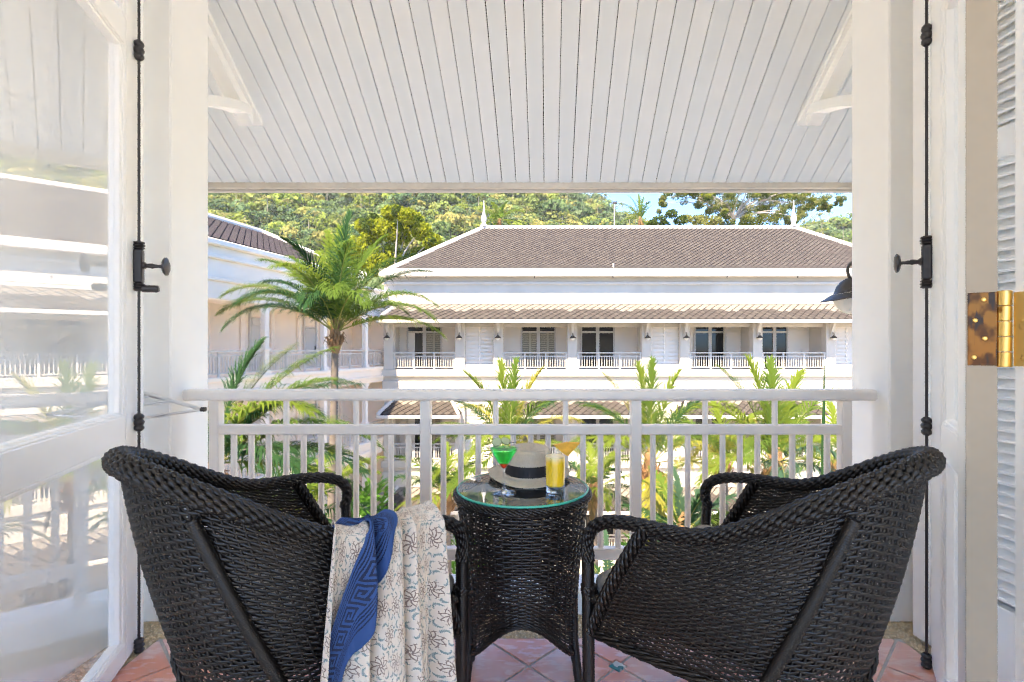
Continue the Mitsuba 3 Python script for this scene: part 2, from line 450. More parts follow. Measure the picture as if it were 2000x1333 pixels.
# ---- floor: tiles on the diagonal, turquoise insets, pebble-wash border
tag('balcony_floor', kind='structure')
used['balcony_floor'] = 0
add('grout', box(-1.405, 1.405, 1.02, 1.893, -0.012, -0.004), 'm_grout', 'balcony_floor')
add('threshold', box(-1.15, 1.153, 0.90, 1.02, -0.01, 0.008), 'm_door', 'balcony_floor')
add('pebble_bed', merge([box(-1.56, 1.56, 1.893, 2.062, -0.012, -0.002), box(-1.56, -1.405, 1.07, 1.893, -0.012, -0.002), box(1.405, 1.56, 1.07, 1.893, -0.012, -0.002)]), 'm_pebble_bed', 'balcony_floor')
field = sbox(-1.40, 1.02, 1.40, 1.888)
ti, insets = 0, []
d = 0.154
for j in range(-6, 4):
    for i in range(-12, 13):
        if (i + j) % 2 == 0:
            continue
        cx, cy = -0.005 + i * d, 1.727 + j * d
        sq = Polygon([(cx - d, cy), (cx, cy - d), (cx + d, cy), (cx, cy + d)]).buffer(-0.0055, join_style=2)
        for a, b in ((-1, 0), (1, 0), (0, -1), (0, 1)):
            ni, nj = i + a, j + b
            if nj % 2 == 0 and (ni // 2) % 2 == 1 and ni % 2 == 0:
                qx, qy = -0.005 + ni * d, 1.727 + nj * d
                sq = sq.difference(Polygon([(qx - .037, qy), (qx, qy - .037), (qx + .037, qy), (qx, qy + .037)]))
                insets.append((round(qx, 4), round(qy, 4)))
        sq = sq.intersection(field)
        if sq.is_empty or sq.area < 2e-4 or sq.geom_type != 'Polygon': continue
        h = rng.uniform(-0.0009, 0.0009)
        add('tile', prism(sq, -0.006, 0.0005 + h), 'm_terracotta', 'balcony_floor')
for qx, qy in sorted(set(insets)):
    p = Polygon([(qx - .028, qy), (qx, qy - .028), (qx + .028, qy), (qx, qy + .028)]).intersection(field)
    if p.area > 3e-4: add('inset', prism(p, -0.006, 0.0008), 'm_inset', 'balcony_floor')
# pebbles
oct_v = np.array([(1, 0, 0), (-1, 0, 0), (0, 1, 0), (0, -1, 0), (0, 0, 1), (0, 0, -1)], float)
ico = trimesh.creation.icosahedron()
iv, if_ = np.array(ico.vertices), np.array(ico.faces)
regions = [(-1.555, 1.555, 1.896, 2.06, 9000), (-1.555, -1.41, 1.15, 1.896, 2600), (1.41, 1.555, 1.15, 1.896, 2600)]
for col, mname in enumerate(('m_pebble_a', 'm_pebble_b', 'm_pebble_c')):
    vs, fs, n = [], [], 0
    for (x0, x1, y0, y1, cnt) in regions:
        k = cnt // 3
        c = np.c_[rng.uniform(x0, x1, k), rng.uniform(y0, y1, k), np.full(k, -0.0015)]
        s = rng.uniform(0.0022, 0.0048, (k, 3)) * np.array([1, 1, 0.7])
        vv = (iv[None] * s[:, None] + c[:, None]).reshape(-1, 3)
        ff = (if_[None] + (np.arange(k) * 12)[:, None, None]).reshape(-1, 3) + n
        vs.append(vv); fs.append(ff); n += len(vv)
    add('pebble_wash', (np.vstack(vs), np.vstack(fs)), mname, 'balcony_floor', kind='stuff')
kerb = add('balcony_kerb', cbox(-1.5, 1.5, 2.062, 2.225, -0.3, 0.098, 0.012), 'm_plaster', kind='structure')

# ---- railing
rail = thing('balcony_railing', 'off-white painted metal railing between the two balcony columns', 'railing')
RY0, RY1 = 2.068, 2.128
yc = 0.5 * (RY0 + RY1)
zt = Z(762, RY0); zb = Z(784, RY0)
def round_rail(x0, x1, y0, y1, z0, z1, r):
    cs = sbox(y0, z0, y1, z1).buffer(-r).buffer(r, quad_segs=4)
    v, f = prism(cs, 0, x1 - x0)
    return np.stack([v[:, 2] + x0, v[:, 0], v[:, 1]], 1), f
add('top_rail', round_rail(-1.4395, 1.4395, RY0, RY1 + 0.01, zb, zt, 0.014), 'm_rail', rail, smooth=35)
px_posts = [417, 830, 1243, 1655]
xp = [X(p, yc - 0.02) for p in px_posts]
zm0, zm1 = Z(850, yc - 0.02), Z(831, yc - 0.02)
zl0, zl1 = Z(1095, yc - 0.02), Z(1073, yc - 0.02)
pw = 0.0215
for x in xp: add('post', cbox(x - pw, x + pw, yc - 0.022, yc + 0.022, 0.098, zb, 0.004), 'm_rail', rail)
for a, b in zip(xp[:-1], xp[1:]):
    add('mid_rail', cbox(a + pw, b - pw, yc - 0.02, yc + 0.02, zm0, zm1, 0.004), 'm_rail', rail)
    add('bottom_rail', cbox(a + pw, b - pw, yc - 0.02, yc + 0.02, zl0, zl1, 0.004), 'm_rail', rail)
    for k in range(1, 12):
        x = a + (b - a) * k / 12
        add('baluster', tube([(x, yc, zl1 - 0.002), (x, yc, zm0 + 0.002)], 0.0122, 12, caps=False), 'm_rail', rail, smooth=True)
        if k in (4, 8): add('baluster', tube([(x, yc, zm1 - 0.002), (x, yc, zb + 0.004)], 0.0122, 12, caps=False), 'm_rail', rail, smooth=True)


# ---- French doors
def knuckle_profile(z0, h, r):
    u = np.linspace(0, 1, 25)
    rr = r * (0.62 + 0.38 * np.abs(np.sin(u * np.pi * 3)) + 0.15 * np.sin(u * np.pi))
    return np.c_[rr, z0 + h * u]


def french_door(label, free, d, nrm, length, thick, stile, hstile, bolt_l, bolt_n, mirror):
    door = thing('french_door', label, 'door', 'open French doors')
    d = np.array([*d, 0.0]); nv = np.array([*nrm, 0.0])
    M = axes((free[0], free[1], 0), d, nv)
    def put(name, m, mt, parent=door, smooth=False, **k): return add(name, xform(m, M), mt, parent, smooth=smooth, **k)
    L = length
    zs = [(0.012, 0.078), (0.766, 0.866), (2.147, 2.24), (2.62, 2.72)]
    put('stile', cbox(0, stile, -thick, 0, 0.012, 2.72, 0.004), 'm_door')
    put('stile', cbox(L - hstile, L, -thick, 0, 0.012, 2.72, 0.004), 'm_door')
    for a, b in zs:
        put('rail', cbox(stile, L - hstile, -thick, -0.0005, a, b, 0.003), 'm_door')
    # glazing beads (stepped mouldings) round each pane
    for (a, b) in zip(zs[:-1], zs[1:]):
        z0, z1 = a[1], b[0]
        bead = []
        for w, e in ((0.012, 0.010), (0.026, 0.004)):
            bead += [cbox(stile, stile + w, -thick * 0.5, e - 0.012, z0, z1, 0.002), cbox(L - hstile - w, L - hstile, -thick * 0.5, e - 0.012, z0, z1, 0.002),
                     cbox(stile + w, L - hstile - w, -thick * 0.5, e - 0.0125, z0, z0 + w * 0.6, 0.002), cbox(stile + w, L - hstile - w, -thick * 0.5, e - 0.0125, z1 - w * 0.6, z1, 0.002)]
        put('bead', merge(bead), 'm_door')
        y = -thick * 0.5
        put('pane', (np.array([(stile, y, z0), (L - hstile, y, z0), (L - hstile, y, z1), (stile, y, z1)], float), tri([[0, 1, 2, 3]])), 'm_pane')
    # rod bolt with turned knuckles, lock case and knob
    b = (bolt_l, bolt_n)
    bolt = put('bolt', tube([(b[0], b[1], 0.02), (b[0], b[1], 2.72)], 0.0044, 10), 'm_iron', smooth=True)
    for z0, h in ((0.0, 0.05), (0.80, 0.062), (2.14, 0.07)):
        put('bolt_guide', lathe(knuckle_profile(z0, h, 0.015), 14, (b[0], b[1], 0)), 'm_iron', bolt, smooth=True)
    zc = 1.40
    put('lock_case', merge([cbox(b[0] - 0.013, b[0] + 0.017, b[1] - 0.014, b[1] + 0.014, zc - 0.065, zc + 0.055, 0.004),
                            lathe(knuckle_profile(zc + 0.055, 0.03, 0.017), 14, (b[0], b[1], 0)), lathe(knuckle_profile(zc - 0.095, 0.03, 0.017), 14, (b[0], b[1], 0))]), 'm_iron', bolt)
    prof = np.array([(0.0, 0.0), (0.013, 0.0), (0.013, 0.006), (0.007, 0.012), (0.0085, 0.022), (0.010, 0.028), (0.007, 0.034), (0.0055, 0.05), (0.006, 0.058), (0.024, 0.062), (0.033, 0.068), (0.033, 0.073), (0.022, 0.078), (0.0, 0.079)])
    kn = lathe(prof, 24)
    R = axes((b[0], b[1] + 0.012, zc - 0.002), (1, 0, 0), (0, 0, 1), (0, 1, 0))
    put('knob', xform(kn, R), 'm_iron', bolt, smooth=40)
    if mirror:
        put('keeper', xform(lathe(np.array([(0, 0), (0.013, 0), (0.013, 0.045), (0.010, 0.05), (0, 0.05)]), 16), axes((b[0], b[1] + 0.01, zc - 0.085), (1, 0, 0), (0, 0, 1), (0, 1, 0))), 'm_iron', bolt, smooth=40)
    return door, M


dl, _ = french_door('white glazed French door standing open at the left edge, its panes mirroring the opposite building', (-1.455, 1.882), (0.342, -0.940), (0.940, 0.342), 1.06, 0.05, 0.165, 0.10, 0.088, 0.013, True)
drr, MR = french_door('white French door standing open at the right, seen nearly edge-on with a brass hinge', (1.385, 1.724), (-0.53, -0.848), (-0.848, 0.53), 0.566, 0.06, 0.20, 0.095, 0.018, 0.014, False)

# ---- brass hinge on the right door
hinge = new_key('hinge', drr)
e0 = np.array([1.085, 1.244, 0]); ev = np.array([0.848, -0.53, 0]); en = np.array([-0.53, -0.848, 0])
Mh = axes(e0, ev, en)
hz0, hz1 = 1.057, 1.236
add('door_edge_shade', xform(cbox(0.001, 0.0595, -0.004, 0.0012, 0.0125, 2.7195, 0.0005), Mh), 'm_shaded_edge', drr, label='hinge-side edge of the door with its shade painted on as tan')  # added thin plate carrying the edge's painted shade
scene[hinge] = mikit.ply(xform(cbox(0.004, 0.0595, 0.0014, 0.004, hz0, hz1, 0.001), Mh), 'm_tarnish')
tag(hinge, 'tarnished brass hinge plate on the door edge')
def screw(c, nrm_, u):
    m = lathe(np.array([(0.0, 0.0012), (0.0035, 0.0014), (0.0055, 0.0004), (0.0058, -0.001)]), 16)
    return xform(m, axes(c, u, (0, 0, 1), nrm_))
for a, b in ((0.034, 0.90), (0.018, 0.62), (0.036, 0.37), (0.016, 0.11)):
    c = e0 + ev * a + en * 0.0044 + np.array([0, 0, hz0 + (hz1 - hz0) * b])
    add('screw', screw(c, en, ev), 'm_brass', hinge, smooth=True)
kx, ky = 1.1455, 1.205
for k in range(5):
    a = hz0 - 0.003 + (hz1 - hz0 + 0.006) * k / 5; b = hz0 - 0.003 + (hz1 - hz0 + 0.006) * (k + 1) / 5 - 0.0012
    r = 0.0145
    add('knuckle', lathe(np.array([(0, a), (r - .001, a), (r, a + .001), (r, b - .001), (r - .001, b), (0, b)]), 24, (kx, ky, 0)), 'm_brass', hinge, smooth=40)
add('jamb_plate', cbox(1.1495, 1.1528, 1.06, 1.187, hz0, hz1 - 0.004, 0.0008), 'm_brass', hinge, label='polished brass hinge plate on the white jamb')
for y, b in ((1.165, 0.6), (1.135, 0.83), (1.165, 0.10), (1.13, 0.33)):
    add('screw', screw(np.array([1.149, y, hz0 + (hz1 - hz0) * b]), np.array([-1.0, 0, 0]), np.array([0, 1.0, 0])), 'm_brass', hinge, smooth=True)

# ---- louvred shutter beyond the right door
sh = thing('louvred_shutter', 'white louvred shutter folded back behind the right door', 'shutter')
so = np.array([1.44, 1.88, 0]); sd = np.array([0.095, -0.60, 0]); sd /= np.linalg.norm(sd); sn = np.array([-sd[1], sd[0], 0]) * -1
Ms = axes(so, sd, sn)
SL = 0.66
add('frame', xform(merge([cbox(0, 0.07, -0.035, 0, 0.02, 2.7, .003), cbox(SL - 0.03, SL, -0.035, 0, 0.02, 2.7, .003)] + [cbox(0.07, SL - 0.03, -0.035, -0.0005, a, b, .003) for a, b in ((0.02, 0.28), (1.70, 1.80), (2.6, 2.7))]), Ms), 'm_door', sh)
z = 0.30
while z < 2.58:
    if not (1.675 < z < 1.80):
        v = [(l, y, z + zz) for l in (0.07, SL - 0.03) for (y, zz) in ((-0.034, 0.034), (-0.034, 0.042), (-0.002, 0.0), (-0.002, 0.008))]
        v = np.array(v)[[0, 1, 2, 3, 4, 5, 6, 7]]
        add('slat', xform((v, tri(BOXF)), Ms), 'm_door', sh)
    z += 0.0335

# ---- chrome drying rack on the left wall
rk = thing('drying_rack', 'small chrome fold-out towel rack on the wall behind the left door', 'rack')
A = np.array([-1.243, 1.90, 0.866])
def bar(name, p, q, r, mt='m_chrome'): add(name, tube([p, q], r, 10), mt, rk, smooth=40)
B = np.array([-1.555, 1.985, 0.925]); C = np.array([-1.555, 1.855, 0.822])
bar('arm', B, A, 0.0085); bar('bar', C, A, 0.0055)
m1 = A + (B - A) * 0.48
bar('bar', m1, np.array([-1.555, 1.925, 0.873]), 0.0055)
bar('bar', A + (B - A) * 0.8, np.array([-1.555, 1.95, 0.895]), 0.005)
add('end_cap', xform(lathe(np.array([(0, -.008), (.009, -.008), (.009, .008), (0, .008)]), 14), axes(A, (0, 1, 0), (0, 0, 1), (1, 0, 0))), 'm_iron', rk, smooth=40)
add('wall_plate', cbox(-1.5598, -1.55, 1.84, 2.0, 0.80, 0.94, .002), 'm_chrome', rk)

# ---- wall lantern outside the right column
ln = thing('wall_lantern', 'dark metal lantern with tilted cap and frosted globe half hidden behind the right column', 'lantern')
LD = 2.62
lx, s = X(1664, LD), LD / F
zg = Z(566, LD)
th = math.radians(-10)
Rt = np.array([[math.cos(th), 0, math.sin(th)], [0, 1, 0], [-math.sin(th), 0, math.cos(th)]])
ML = np.eye(4); ML[:3, :3] = Rt; ML[:3, 3] = (lx, LD, zg)
r0 = 57 * s
shade = np.array([(0.0, 0.064), (0.02, 0.062), (0.045, 0.050), (0.068, 0.028), (0.080, 0.004), (0.086, -0.006), (r0 * 0.8, -0.022), (r0, -0.036), (r0 * 0.985, -0.041), (r0 * 0.78, -0.028), (0.080, -0.012), (0.0, -0.006)])
add('cap', xform(lathe(shade, 32), ML), 'm_lamp_metal', ln, smooth=40)
ph = np.linspace(0, np.pi / 2, 14)
gl = np.c_[36.5 * s * np.cos(ph) ** 0.8, -0.010 - 44 * s * np.sin(ph)]
add('globe', xform(lathe(gl, 32), ML), 'm_globe', ln, smooth=True)
ap = smooth_path([(lx - 0.010, LD, zg + 0.058), (lx - 0.022, LD, zg + 0.09), (lx - 0.012, LD, zg + 0.13), (lx + 0.05, LD - 0.03, zg + 0.165), (lx + 0.09, LD - 0.16, zg + 0.18), (1.72, 2.27, zg + 0.10)], 30)
add('arm', tube(ap, 0.0075, 10), 'm_lamp_metal', ln, smooth=True)
add('wall_plate', cbox(1.66, 1.78, 2.2405, 2.275, zg + 0.02, zg + 0.18, .004), 'm_lamp_metal', ln)

# ================================================================ wicker furniture
def weave(S, N, rows, cols, amax, hw, th, amp, samples=4, skip=0):
    """Flat strands woven over and under upright stakes. S(a, t) -> points, N(a, t) -> outward normals; amax(t): half range of a."""
    out = []
    wr = np.random.default_rng(len(rows) + cols)
    n = cols * samples + 1
    for i, t in enumerate(rows):
        A0, A1 = amax(t)
        u = np.linspace(0, 1, n)
        a = A0 + (A1 - A0) * u
        # keep stakes at fixed a so that rows of different length line up
        ph = np.pi * (a * cols / 2.0) + np.pi * (i % 2)
        tt = np.full(n, t) + 0.0016 * np.sin(a * 31 + i * 2.4) + wr.uniform(-.0012, .0012)
        hs = wr.uniform(0.90, 1.12)
        P, Nn = S(a, tt), N(a, tt)
        e = 1e-3
        Tt = S(a, tt + e) - P; Tt /= np.linalg.norm(Tt, axis=1, keepdims=True) + 1e-12
        off = amp * np.cos(ph)
        wob = 1 - 0.16 * np.cos(ph) ** 2
        ring = []
        for k in range(6):
            g = k * np.pi / 3 + np.pi / 6
            ring.append(P + Nn * (off + th * np.sin(g))[:, None] + Tt * (hw * hs * wob * np.cos(g))[:, None])
        R = np.stack(ring, 0)
        out.append(grid(R, closed=True))
    return merge(out)


def braid(P, r, strands=7, turns=20.0, sr=0.42, seg=12, lump=0.15):
    """A rope-like braided rim: strands wound about the path P, each swelling between crossings."""
    P = np.asarray(P, float)
    d = np.r_[0, np.cumsum(np.linalg.norm(np.diff(P, axis=0), axis=1))]
    n = int(max(60, turns * seg))
    s = np.linspace(0, d[-1], n)
    Q = CubicSpline(d, P)(s)
    r = np.interp(s, d, np.broadcast_to(r, (len(P),)))
    t, a, b = frames(Q)
    u = s / d[-1]
    ms = [tube(Q, r * 0.72, 8)]
    for k in range(strands):
        ph = 2 * np.pi * (k / strands + u * turns / strands * 1.0)
        c = Q + (r * 0.78)[:, None] * (np.cos(ph)[:, None] * a + np.sin(ph)[:, None] * b)
        rr = r * sr * (1 - lump + lump * np.cos(2 * np.pi * (u * turns * 1.35 + k * 0.37)))
        ms.append(tube(c, rr, 6))
    return merge(ms)


def wrapped(P, r, pitch=0.0055, n=10):
    """A tube wound with cane."""
    P = np.asarray(P, float)
    d = np.r_[0, np.cumsum(np.linalg.norm(np.diff(P, axis=0), axis=1))]
    m = max(8, int(d[-1] / pitch * 4))
    s = np.linspace(0, d[-1], m)
    Q = np.stack([np.interp(s, d, P[:, k]) for k in range(3)], 1) if len(P) < 4 else CubicSpline(d, P)(s)
    rr = np.interp(s, d, np.broadcast_to(r, (len(P),))) * (1 - 0.06 * (0.5 - 0.5 * np.cos(2 * np.pi * s / pitch)))
    return tube(Q, rr, n)


# rim of the chair in its own coordinates: facing +y, x to the right; half-curve from the back's centre to the arm's front
HALF = [(0, -0.358, 0.842), (0.254, -0.230, 0.777), (0.319, -0.024, 0.6695), (0.3336, 0.093, 0.647), (0.3352, 0.302, 0.6176), (0.3457, 0.343, 0.50)]
FULL = np.array([(-x, y, z) for x, y, z in HALF[:0:-1]] + HALF)
fd = np.r_[0, np.cumsum(np.linalg.norm(np.diff(FULL, axis=0), axis=1) ** 0.5)]
fs = CubicSpline(fd, FULL)
_s = np.linspace(0, fd[-1], 1201)
_P = fs(_s)
_L = np.r_[0, np.cumsum(np.linalg.norm(np.diff(_P, axis=0), axis=1))]
RIML = _L[-1]
def rim(a):                                   # a in [-1, 1] by arc length
    return np.stack([np.interp((np.asarray(a) * 0.5 + 0.5) * RIML, _L, _P[:, k]) for k in range(3)], -1)
ZBASE = 0.30
A_S = 0.72                                    # where the shell's front edge meets the rim
def basering(a):                              # plan of the shell's lower edge, a in [-1, 1]; ends at the front legs
    a = np.asarray(a, float)
    g = np.abs(a)
    B = np.array([(0, -0.235), (0.15, -0.215), (0.255, -0.13), (0.297, 0.02), (0.318, 0.18), (0.332, 0.345)])
    dd = np.r_[0, np.cumsum(np.linalg.norm(np.diff(B, axis=0), axis=1))]
    cs = CubicSpline(dd, B, bc_type=((1, (1.0, 0.0)), 'not-a-knot'))
    q = cs(g * dd[-1])
    return np.stack([np.sign(a) * q[..., 0] * np.where(a == 0, 0, 1), q[..., 1], np.full(a.shape, ZBASE)], -1)
def shell(a, t):
    """a in [-1, 1] round the shell, t = 0 at the lower edge, 1 under the rim."""
    lo, hi = basering(a), rim(np.clip(a, -1, 1) * A_S)
    t = np.asarray(t)[..., None]
    p = lo + (hi - lo) * t
    out = np.sin(np.pi * t) * 0.012
    n2 = (hi - lo)[..., :2]
    ctr = np.array([0, 0.05])
    dirn = p[..., :2] - ctr; dirn = dirn / (np.linalg.norm(dirn, axis=-1, keepdims=True) + 1e-9)
    p = p.copy(); p[..., :2] += dirn * out
    return p
def shell_n(a, t):
    e = 2e-3
    da = shell(np.clip(a + e, -1.2, 1.2), t) - shell(np.clip(a - e, -1.2, 1.2), t)
    dt = shell(a, np.asarray(t) + e) - shell(a, np.asarray(t) - e)
    n = np.cross(da, dt)
    return n / (np.linalg.norm(n, axis=-1, keepdims=True) + 1e-12)
def edge_a(t):                                # front edge of the shell
    return 1.0


def make_chair(label, M, mirror, cushion_label):
    ch = thing('wicker_chair', label, 'chair', 'wicker armchairs on the balcony')
    fl = np.diag([-1.0, 1, 1, 1]) if mirror else np.eye(4)
    MM = M @ fl
    def put(name, m, mt='m_wicker', parent=ch, smooth=True, **k): return add(name, xform(m, MM), mt, parent, smooth=smooth, **k)
    rows = np.linspace(0.03, 0.965, 52)
    def am(t):
        return (-1.0, 1.0)
    put('woven_shell', weave(shell, shell_n, rows, 64, am, 0.0048, 0.0016, 0.0023), kind='stuff')
    stakes = []
    for k in range(65):
        a = -1 + 2 * k / 64
        t = np.linspace(0.0, 1.0, 9)
        stakes.append(tube(shell(np.full(9, a), t), 0.0030, 5))
    put('stake', merge(stakes), 'm_wicker_dark', kind='stuff')
    # rim: broad braid over the back, thinner along the arms and down the front posts
    a = np.linspace(-1, 1, 161)
    P = rim(a)
    r = 0.0178 + 0.0090 * np.exp(-(np.abs(a) / 0.42) ** 4)
    put('rim', braid(P, r, strands=10, turns=72, sr=0.36, seg=12, lump=0.22))
    # lower edge, front edges, front posts running on into the legs
    put('lower_rim', braid(basering(np.linspace(-1, 1, 60)), 0.013, strands=6, turns=34, sr=0.42, seg=9))
    for s in (-1, 1):
        t = np.linspace(0.02, 1.0, 24)
        put('front_edge', braid(shell(np.full(24, float(s)), t), 0.017, strands=6, turns=16, sr=0.42, seg=10))
        top = rim(np.array([s * 0.985]))[0]
        put('leg', wrapped(np.array([top, (s * 0.338, 0.352, 0.42), (s * 0.333, 0.355, 0.30), (s * 0.331, 0.357, 0.012)]), 0.0185))
        # rear leg: outside the shell from under the rim, through the lower edge, to the floor
        q0 = shell(np.array([s * 0.335]), np.array([0.90]))[0] + shell_n(np.array([s * 0.335]), np.array([0.9]))[0] * 0.016
        q1 = shell(np.array([s * 0.44]), np.array([0.0]))[0] + np.array([s * 0.018, -0.008, 0.0])
        q2 = np.array([s * 0.275, -0.245, 0.01])
        seg_ = np.vstack([np.linspace(q0, q1, 24) + np.sin(np.linspace(0, np.pi, 24))[:, None] * np.array([s * 0.008, -0.008, 0]), np.linspace(q1, q2, 14)[1:]])
        pad_ = np.pad(seg_, ((3, 3), (0, 0)), mode='edge')
        seg_ = np.vstack([q0, np.stack([np.convolve(pad_[:, c_], np.ones(7) / 7, 'valid') for c_ in range(3)], 1)[2:-2], q2])
        put('leg', wrapped(seg_, 0.0140))
        put('side_rail', wrapped(np.array([(s * 0.33, 0.35, 0.395), (s * 0.318, 0.18, 0.40), (s * 0.30, 0.02, 0.40)]), 0.016))
        put('seat_corner', braid(np.array([(s * 0.336, 0.352, 0.43), (s * 0.325, 0.352, 0.395), (s * 0.29, 0.352, 0.382)]), 0.02, strands=6, turns=8, seg=8))
    put('front_rail', wrapped(np.array([(-0.33, 0.353, 0.38), (0, 0.362, 0.38), (0.33, 0.353, 0.38)]), 0.017))
    seat = Polygon([(x, y) for x, y, _ in basering(np.linspace(-1, 1, 40))]).buffer(-0.012)
    put('seat', prism(seat, 0.362, 0.385), 'm_wicker_dark', smooth=False)
    # loose cushion
    q = Polygon([(x * 0.945, y * 0.985 + 0.016) for x, y, _ in basering(np.linspace(-1, 1, 60))]).buffer(-0.03).buffer(0.03)
    lay = []
    for zz, ins in ((0.388, 0.012), (0.394, 0.002), (0.41, -0.004), (0.432, -0.004), (0.446, 0.002), (0.453, 0.014), (0.457, 0.05)):
        c = np.array(q.buffer(-ins).exterior.coords)[:-1]
        dd = np.r_[0, np.cumsum(np.linalg.norm(np.diff(np.vstack([c, c[:1]]), axis=0), axis=1))]
        cc = np.vstack([c, c[:1]])
        u = np.linspace(0, dd[-1], 81)[:-1]
        lay.append(np.c_[np.interp(u, dd, cc[:, 0]), np.interp(u, dd, cc[:, 1]), np.full(80, zz)])
    # line rings up by angle
    lay = [L[np.argsort(np.arctan2(L[:, 1] - 0.03, L[:, 0]))] for L in lay]
    S = np.stack(lay, 1)
    v, f = grid(S, closed=True)
    m = len(v)
    v = np.vstack([v, [[0, 0.03, 0.462]]])
    n = S.shape[1]
    i = np.arange(80)
    f = np.vstack([f, np.stack([i * n + n - 1, ((i + 1) % 80) * n + n - 1, i * 0 + m], 1)])
    add('seat_cushion', xform((v, f), MM), 'm_cushion', smooth=True, label=cushion_label, cat='cushion', group='cushions on the wicker chairs')
    return ch, MM


t = -0.7521
MC = axes((-0.6796, 1.3845, 0), (math.cos(t), math.sin(t), 0), (-math.sin(t), math.cos(t), 0))
XM = X(1025, 1.0)
chair_l, MML = make_chair('dark brown wicker armchair on the left with the printed cloth over its arm', MC, False, 'grey seat cushion on the left wicker chair under the printed cloth')
MR_ = axes((0.6796 - 0.028, 1.3845, 0), (math.cos(-t), math.sin(-t), 0), (-math.sin(-t), math.cos(-t), 0))
chair_r, MMR = make_chair('dark brown wicker armchair on the right with nothing on its arms', MR_, True, 'grey seat cushion showing through the arm of the right wicker chair')

# ---- side table
TX, TY, TR, TH = X(1021, 1.673), 1.673, 0.220, 0.638
tb = thing('wicker_table', 'small round dark wicker table with a glass top between the two chairs', 'table')
def t_prof(t):                                # t 0..1 from the bottom edge to the top
    return 0.1775 + 0.018 * t + 0.026 * t ** 2 - 0.006 * np.sin(np.pi * t)
TZ0, TZ1 = 0.105, TH - 0.012
def tsurf(a, t):
    g = np.asarray(a) * np.pi
    r = t_prof(np.clip(t, 0, 1.01))
    arch = 0.160 * np.clip(np.cos(2 * (g + 0.0)) * 0.5 + 0.5, 0, 1) ** 1.3 * (1 - np.asarray(t)) ** 2.2
    return np.stack([TX + r * np.sin(g), TY - r * np.cos(g), TZ0 + (TZ1 - TZ0) * np.asarray(t) + arch], -1)
def tnorm(a, t):
    g = np.asarray(a) * np.pi
    return np.stack([np.sin(g), -np.cos(g), 0 * g], -1)
add('woven_body', weave(tsurf, tnorm, np.linspace(0.02, 0.975, 46), 44, lambda t: (-1, 1), 0.0046, 0.0017, 0.0024), 'm_wicker', tb, smooth=True, kind='stuff')
st = [tube(tsurf(np.full(9, -1 + 2 * k / 44), np.linspace(0, 1, 9)), 0.0028, 5) for k in range(44)]
add('stake', merge(st), 'm_wicker_dark', tb, smooth=True, kind='stuff')
g = np.linspace(-1, 1, 121)
add('top_rim', braid(np.stack([TX + 0.218 * np.sin(g * np.pi), TY - 0.218 * np.cos(g * np.pi), np.full(121, TH - 0.020)], 1), 0.012, strands=7, turns=70, seg=8), 'm_wicker', tb, smooth=True)
add('lower_rim', braid(tsurf(g, np.zeros(121)), 0.0085, strands=6, turns=56, seg=8), 'm_wicker', tb, smooth=True)
for k in range(4):
    a = (1.20, -1.20, 1.95, -1.95)[k] + math.pi
    sx, sy = math.sin(a), math.cos(a)
    add('leg', wrapped(np.array([(TX + sx * 0.176, TY + sy * 0.176, 0.30), (TX + sx * 0.178, TY + sy * 0.178, 0.16), (TX + sx * 0.196, TY + sy * 0.196, 0.01)]), 0.0145), 'm_wicker', tb, smooth=True)
add('shelf', lathe(np.array([(0, TH - 0.03), (0.20, TH - 0.03), (0.20, TH - 0.036), (0, TH - 0.036)]), 40, (TX, TY, 0)), 'm_wicker_dark', tb)
GZ0, GZ1 = TH - 0.0075, TH
add('glass_top', lathe(np.array([(0, GZ1), (TR - 0.004, GZ1)]), 64, (TX, TY, 0)), 'm_tabletop', tb)
add('glass_edge', lathe(np.array([(TR - 0.004, GZ1), (TR - 0.001, GZ1 - 0.001), (TR, GZ1 - 0.003), (TR, GZ0 + 0.003), (TR - 0.001, GZ0 + 0.001), (TR - 0.004, GZ0)]), 72, (TX, TY, 0)), 'm_glass_edge', tb, smooth=True, label='polished green edge of the round glass top')

# ---- panama hat
hat = thing('panama_hat', 'cream straw hat with a black band lying on the glass table', 'hat')
HX, HY = X(1033, 1.80), 1.80
HZ = TH - 0.0085
n = 72
ang = np.arange(n) * 2 * np.pi / n
def hat_ring(r, z, sq=0.0, dip=0.0):
    rx, ry = r * (1.0 - 0.02), r * 1.12
    x = rx * np.cos(ang); y = ry * np.sin(ang)
    zz = z + sq * np.cos(ang) ** 2 + dip * np.sin(ang) ** 2
    return np.stack([HX + x, HY + y, HZ + zz], 1)
def uv_rings(k): return np.stack([np.tile(np.arange(n)[:, None] / n, (1, k)), np.tile(np.linspace(0, 1, k)[None], (n, 1))], -1).reshape(-1, 2)
brim = [hat_ring(0.148, 0.030, 0.0, -0.018), hat_ring(0.1495, 0.028, 0.0, -0.018), hat_ring(0.145, 0.025, 0.0, -0.015), hat_ring(0.125, 0.018, 0, -0.008), hat_ring(0.105, 0.016), hat_ring(0.090, 0.018), hat_ring(0.0865, 0.024)]
S = np.stack(brim, 1)
add('brim', grid(S, closed=True), 'm_straw', hat, smooth=True, uv=uv_rings(S.shape[1]))
crown = [(0.0865, 0.022, 0), (0.0860, 0.05, 0), (0.0850, 0.070, 0), (0.0835, 0.086, 0.0), (0.080, 0.099, 0.004), (0.074, 0.108, 0.006), (0.064, 0.111, 0.004), (0.045, 0.105, -0.004), (0.02, 0.098, -0.008), (0.001, 0.096, -0.008)]
S = np.stack([hat_ring(r, z, 0, dp) for r, z, dp in crown], 1)
add('crown', grid(S, closed=True), 'm_straw', hat, smooth=True, uv=uv_rings(S.shape[1]))
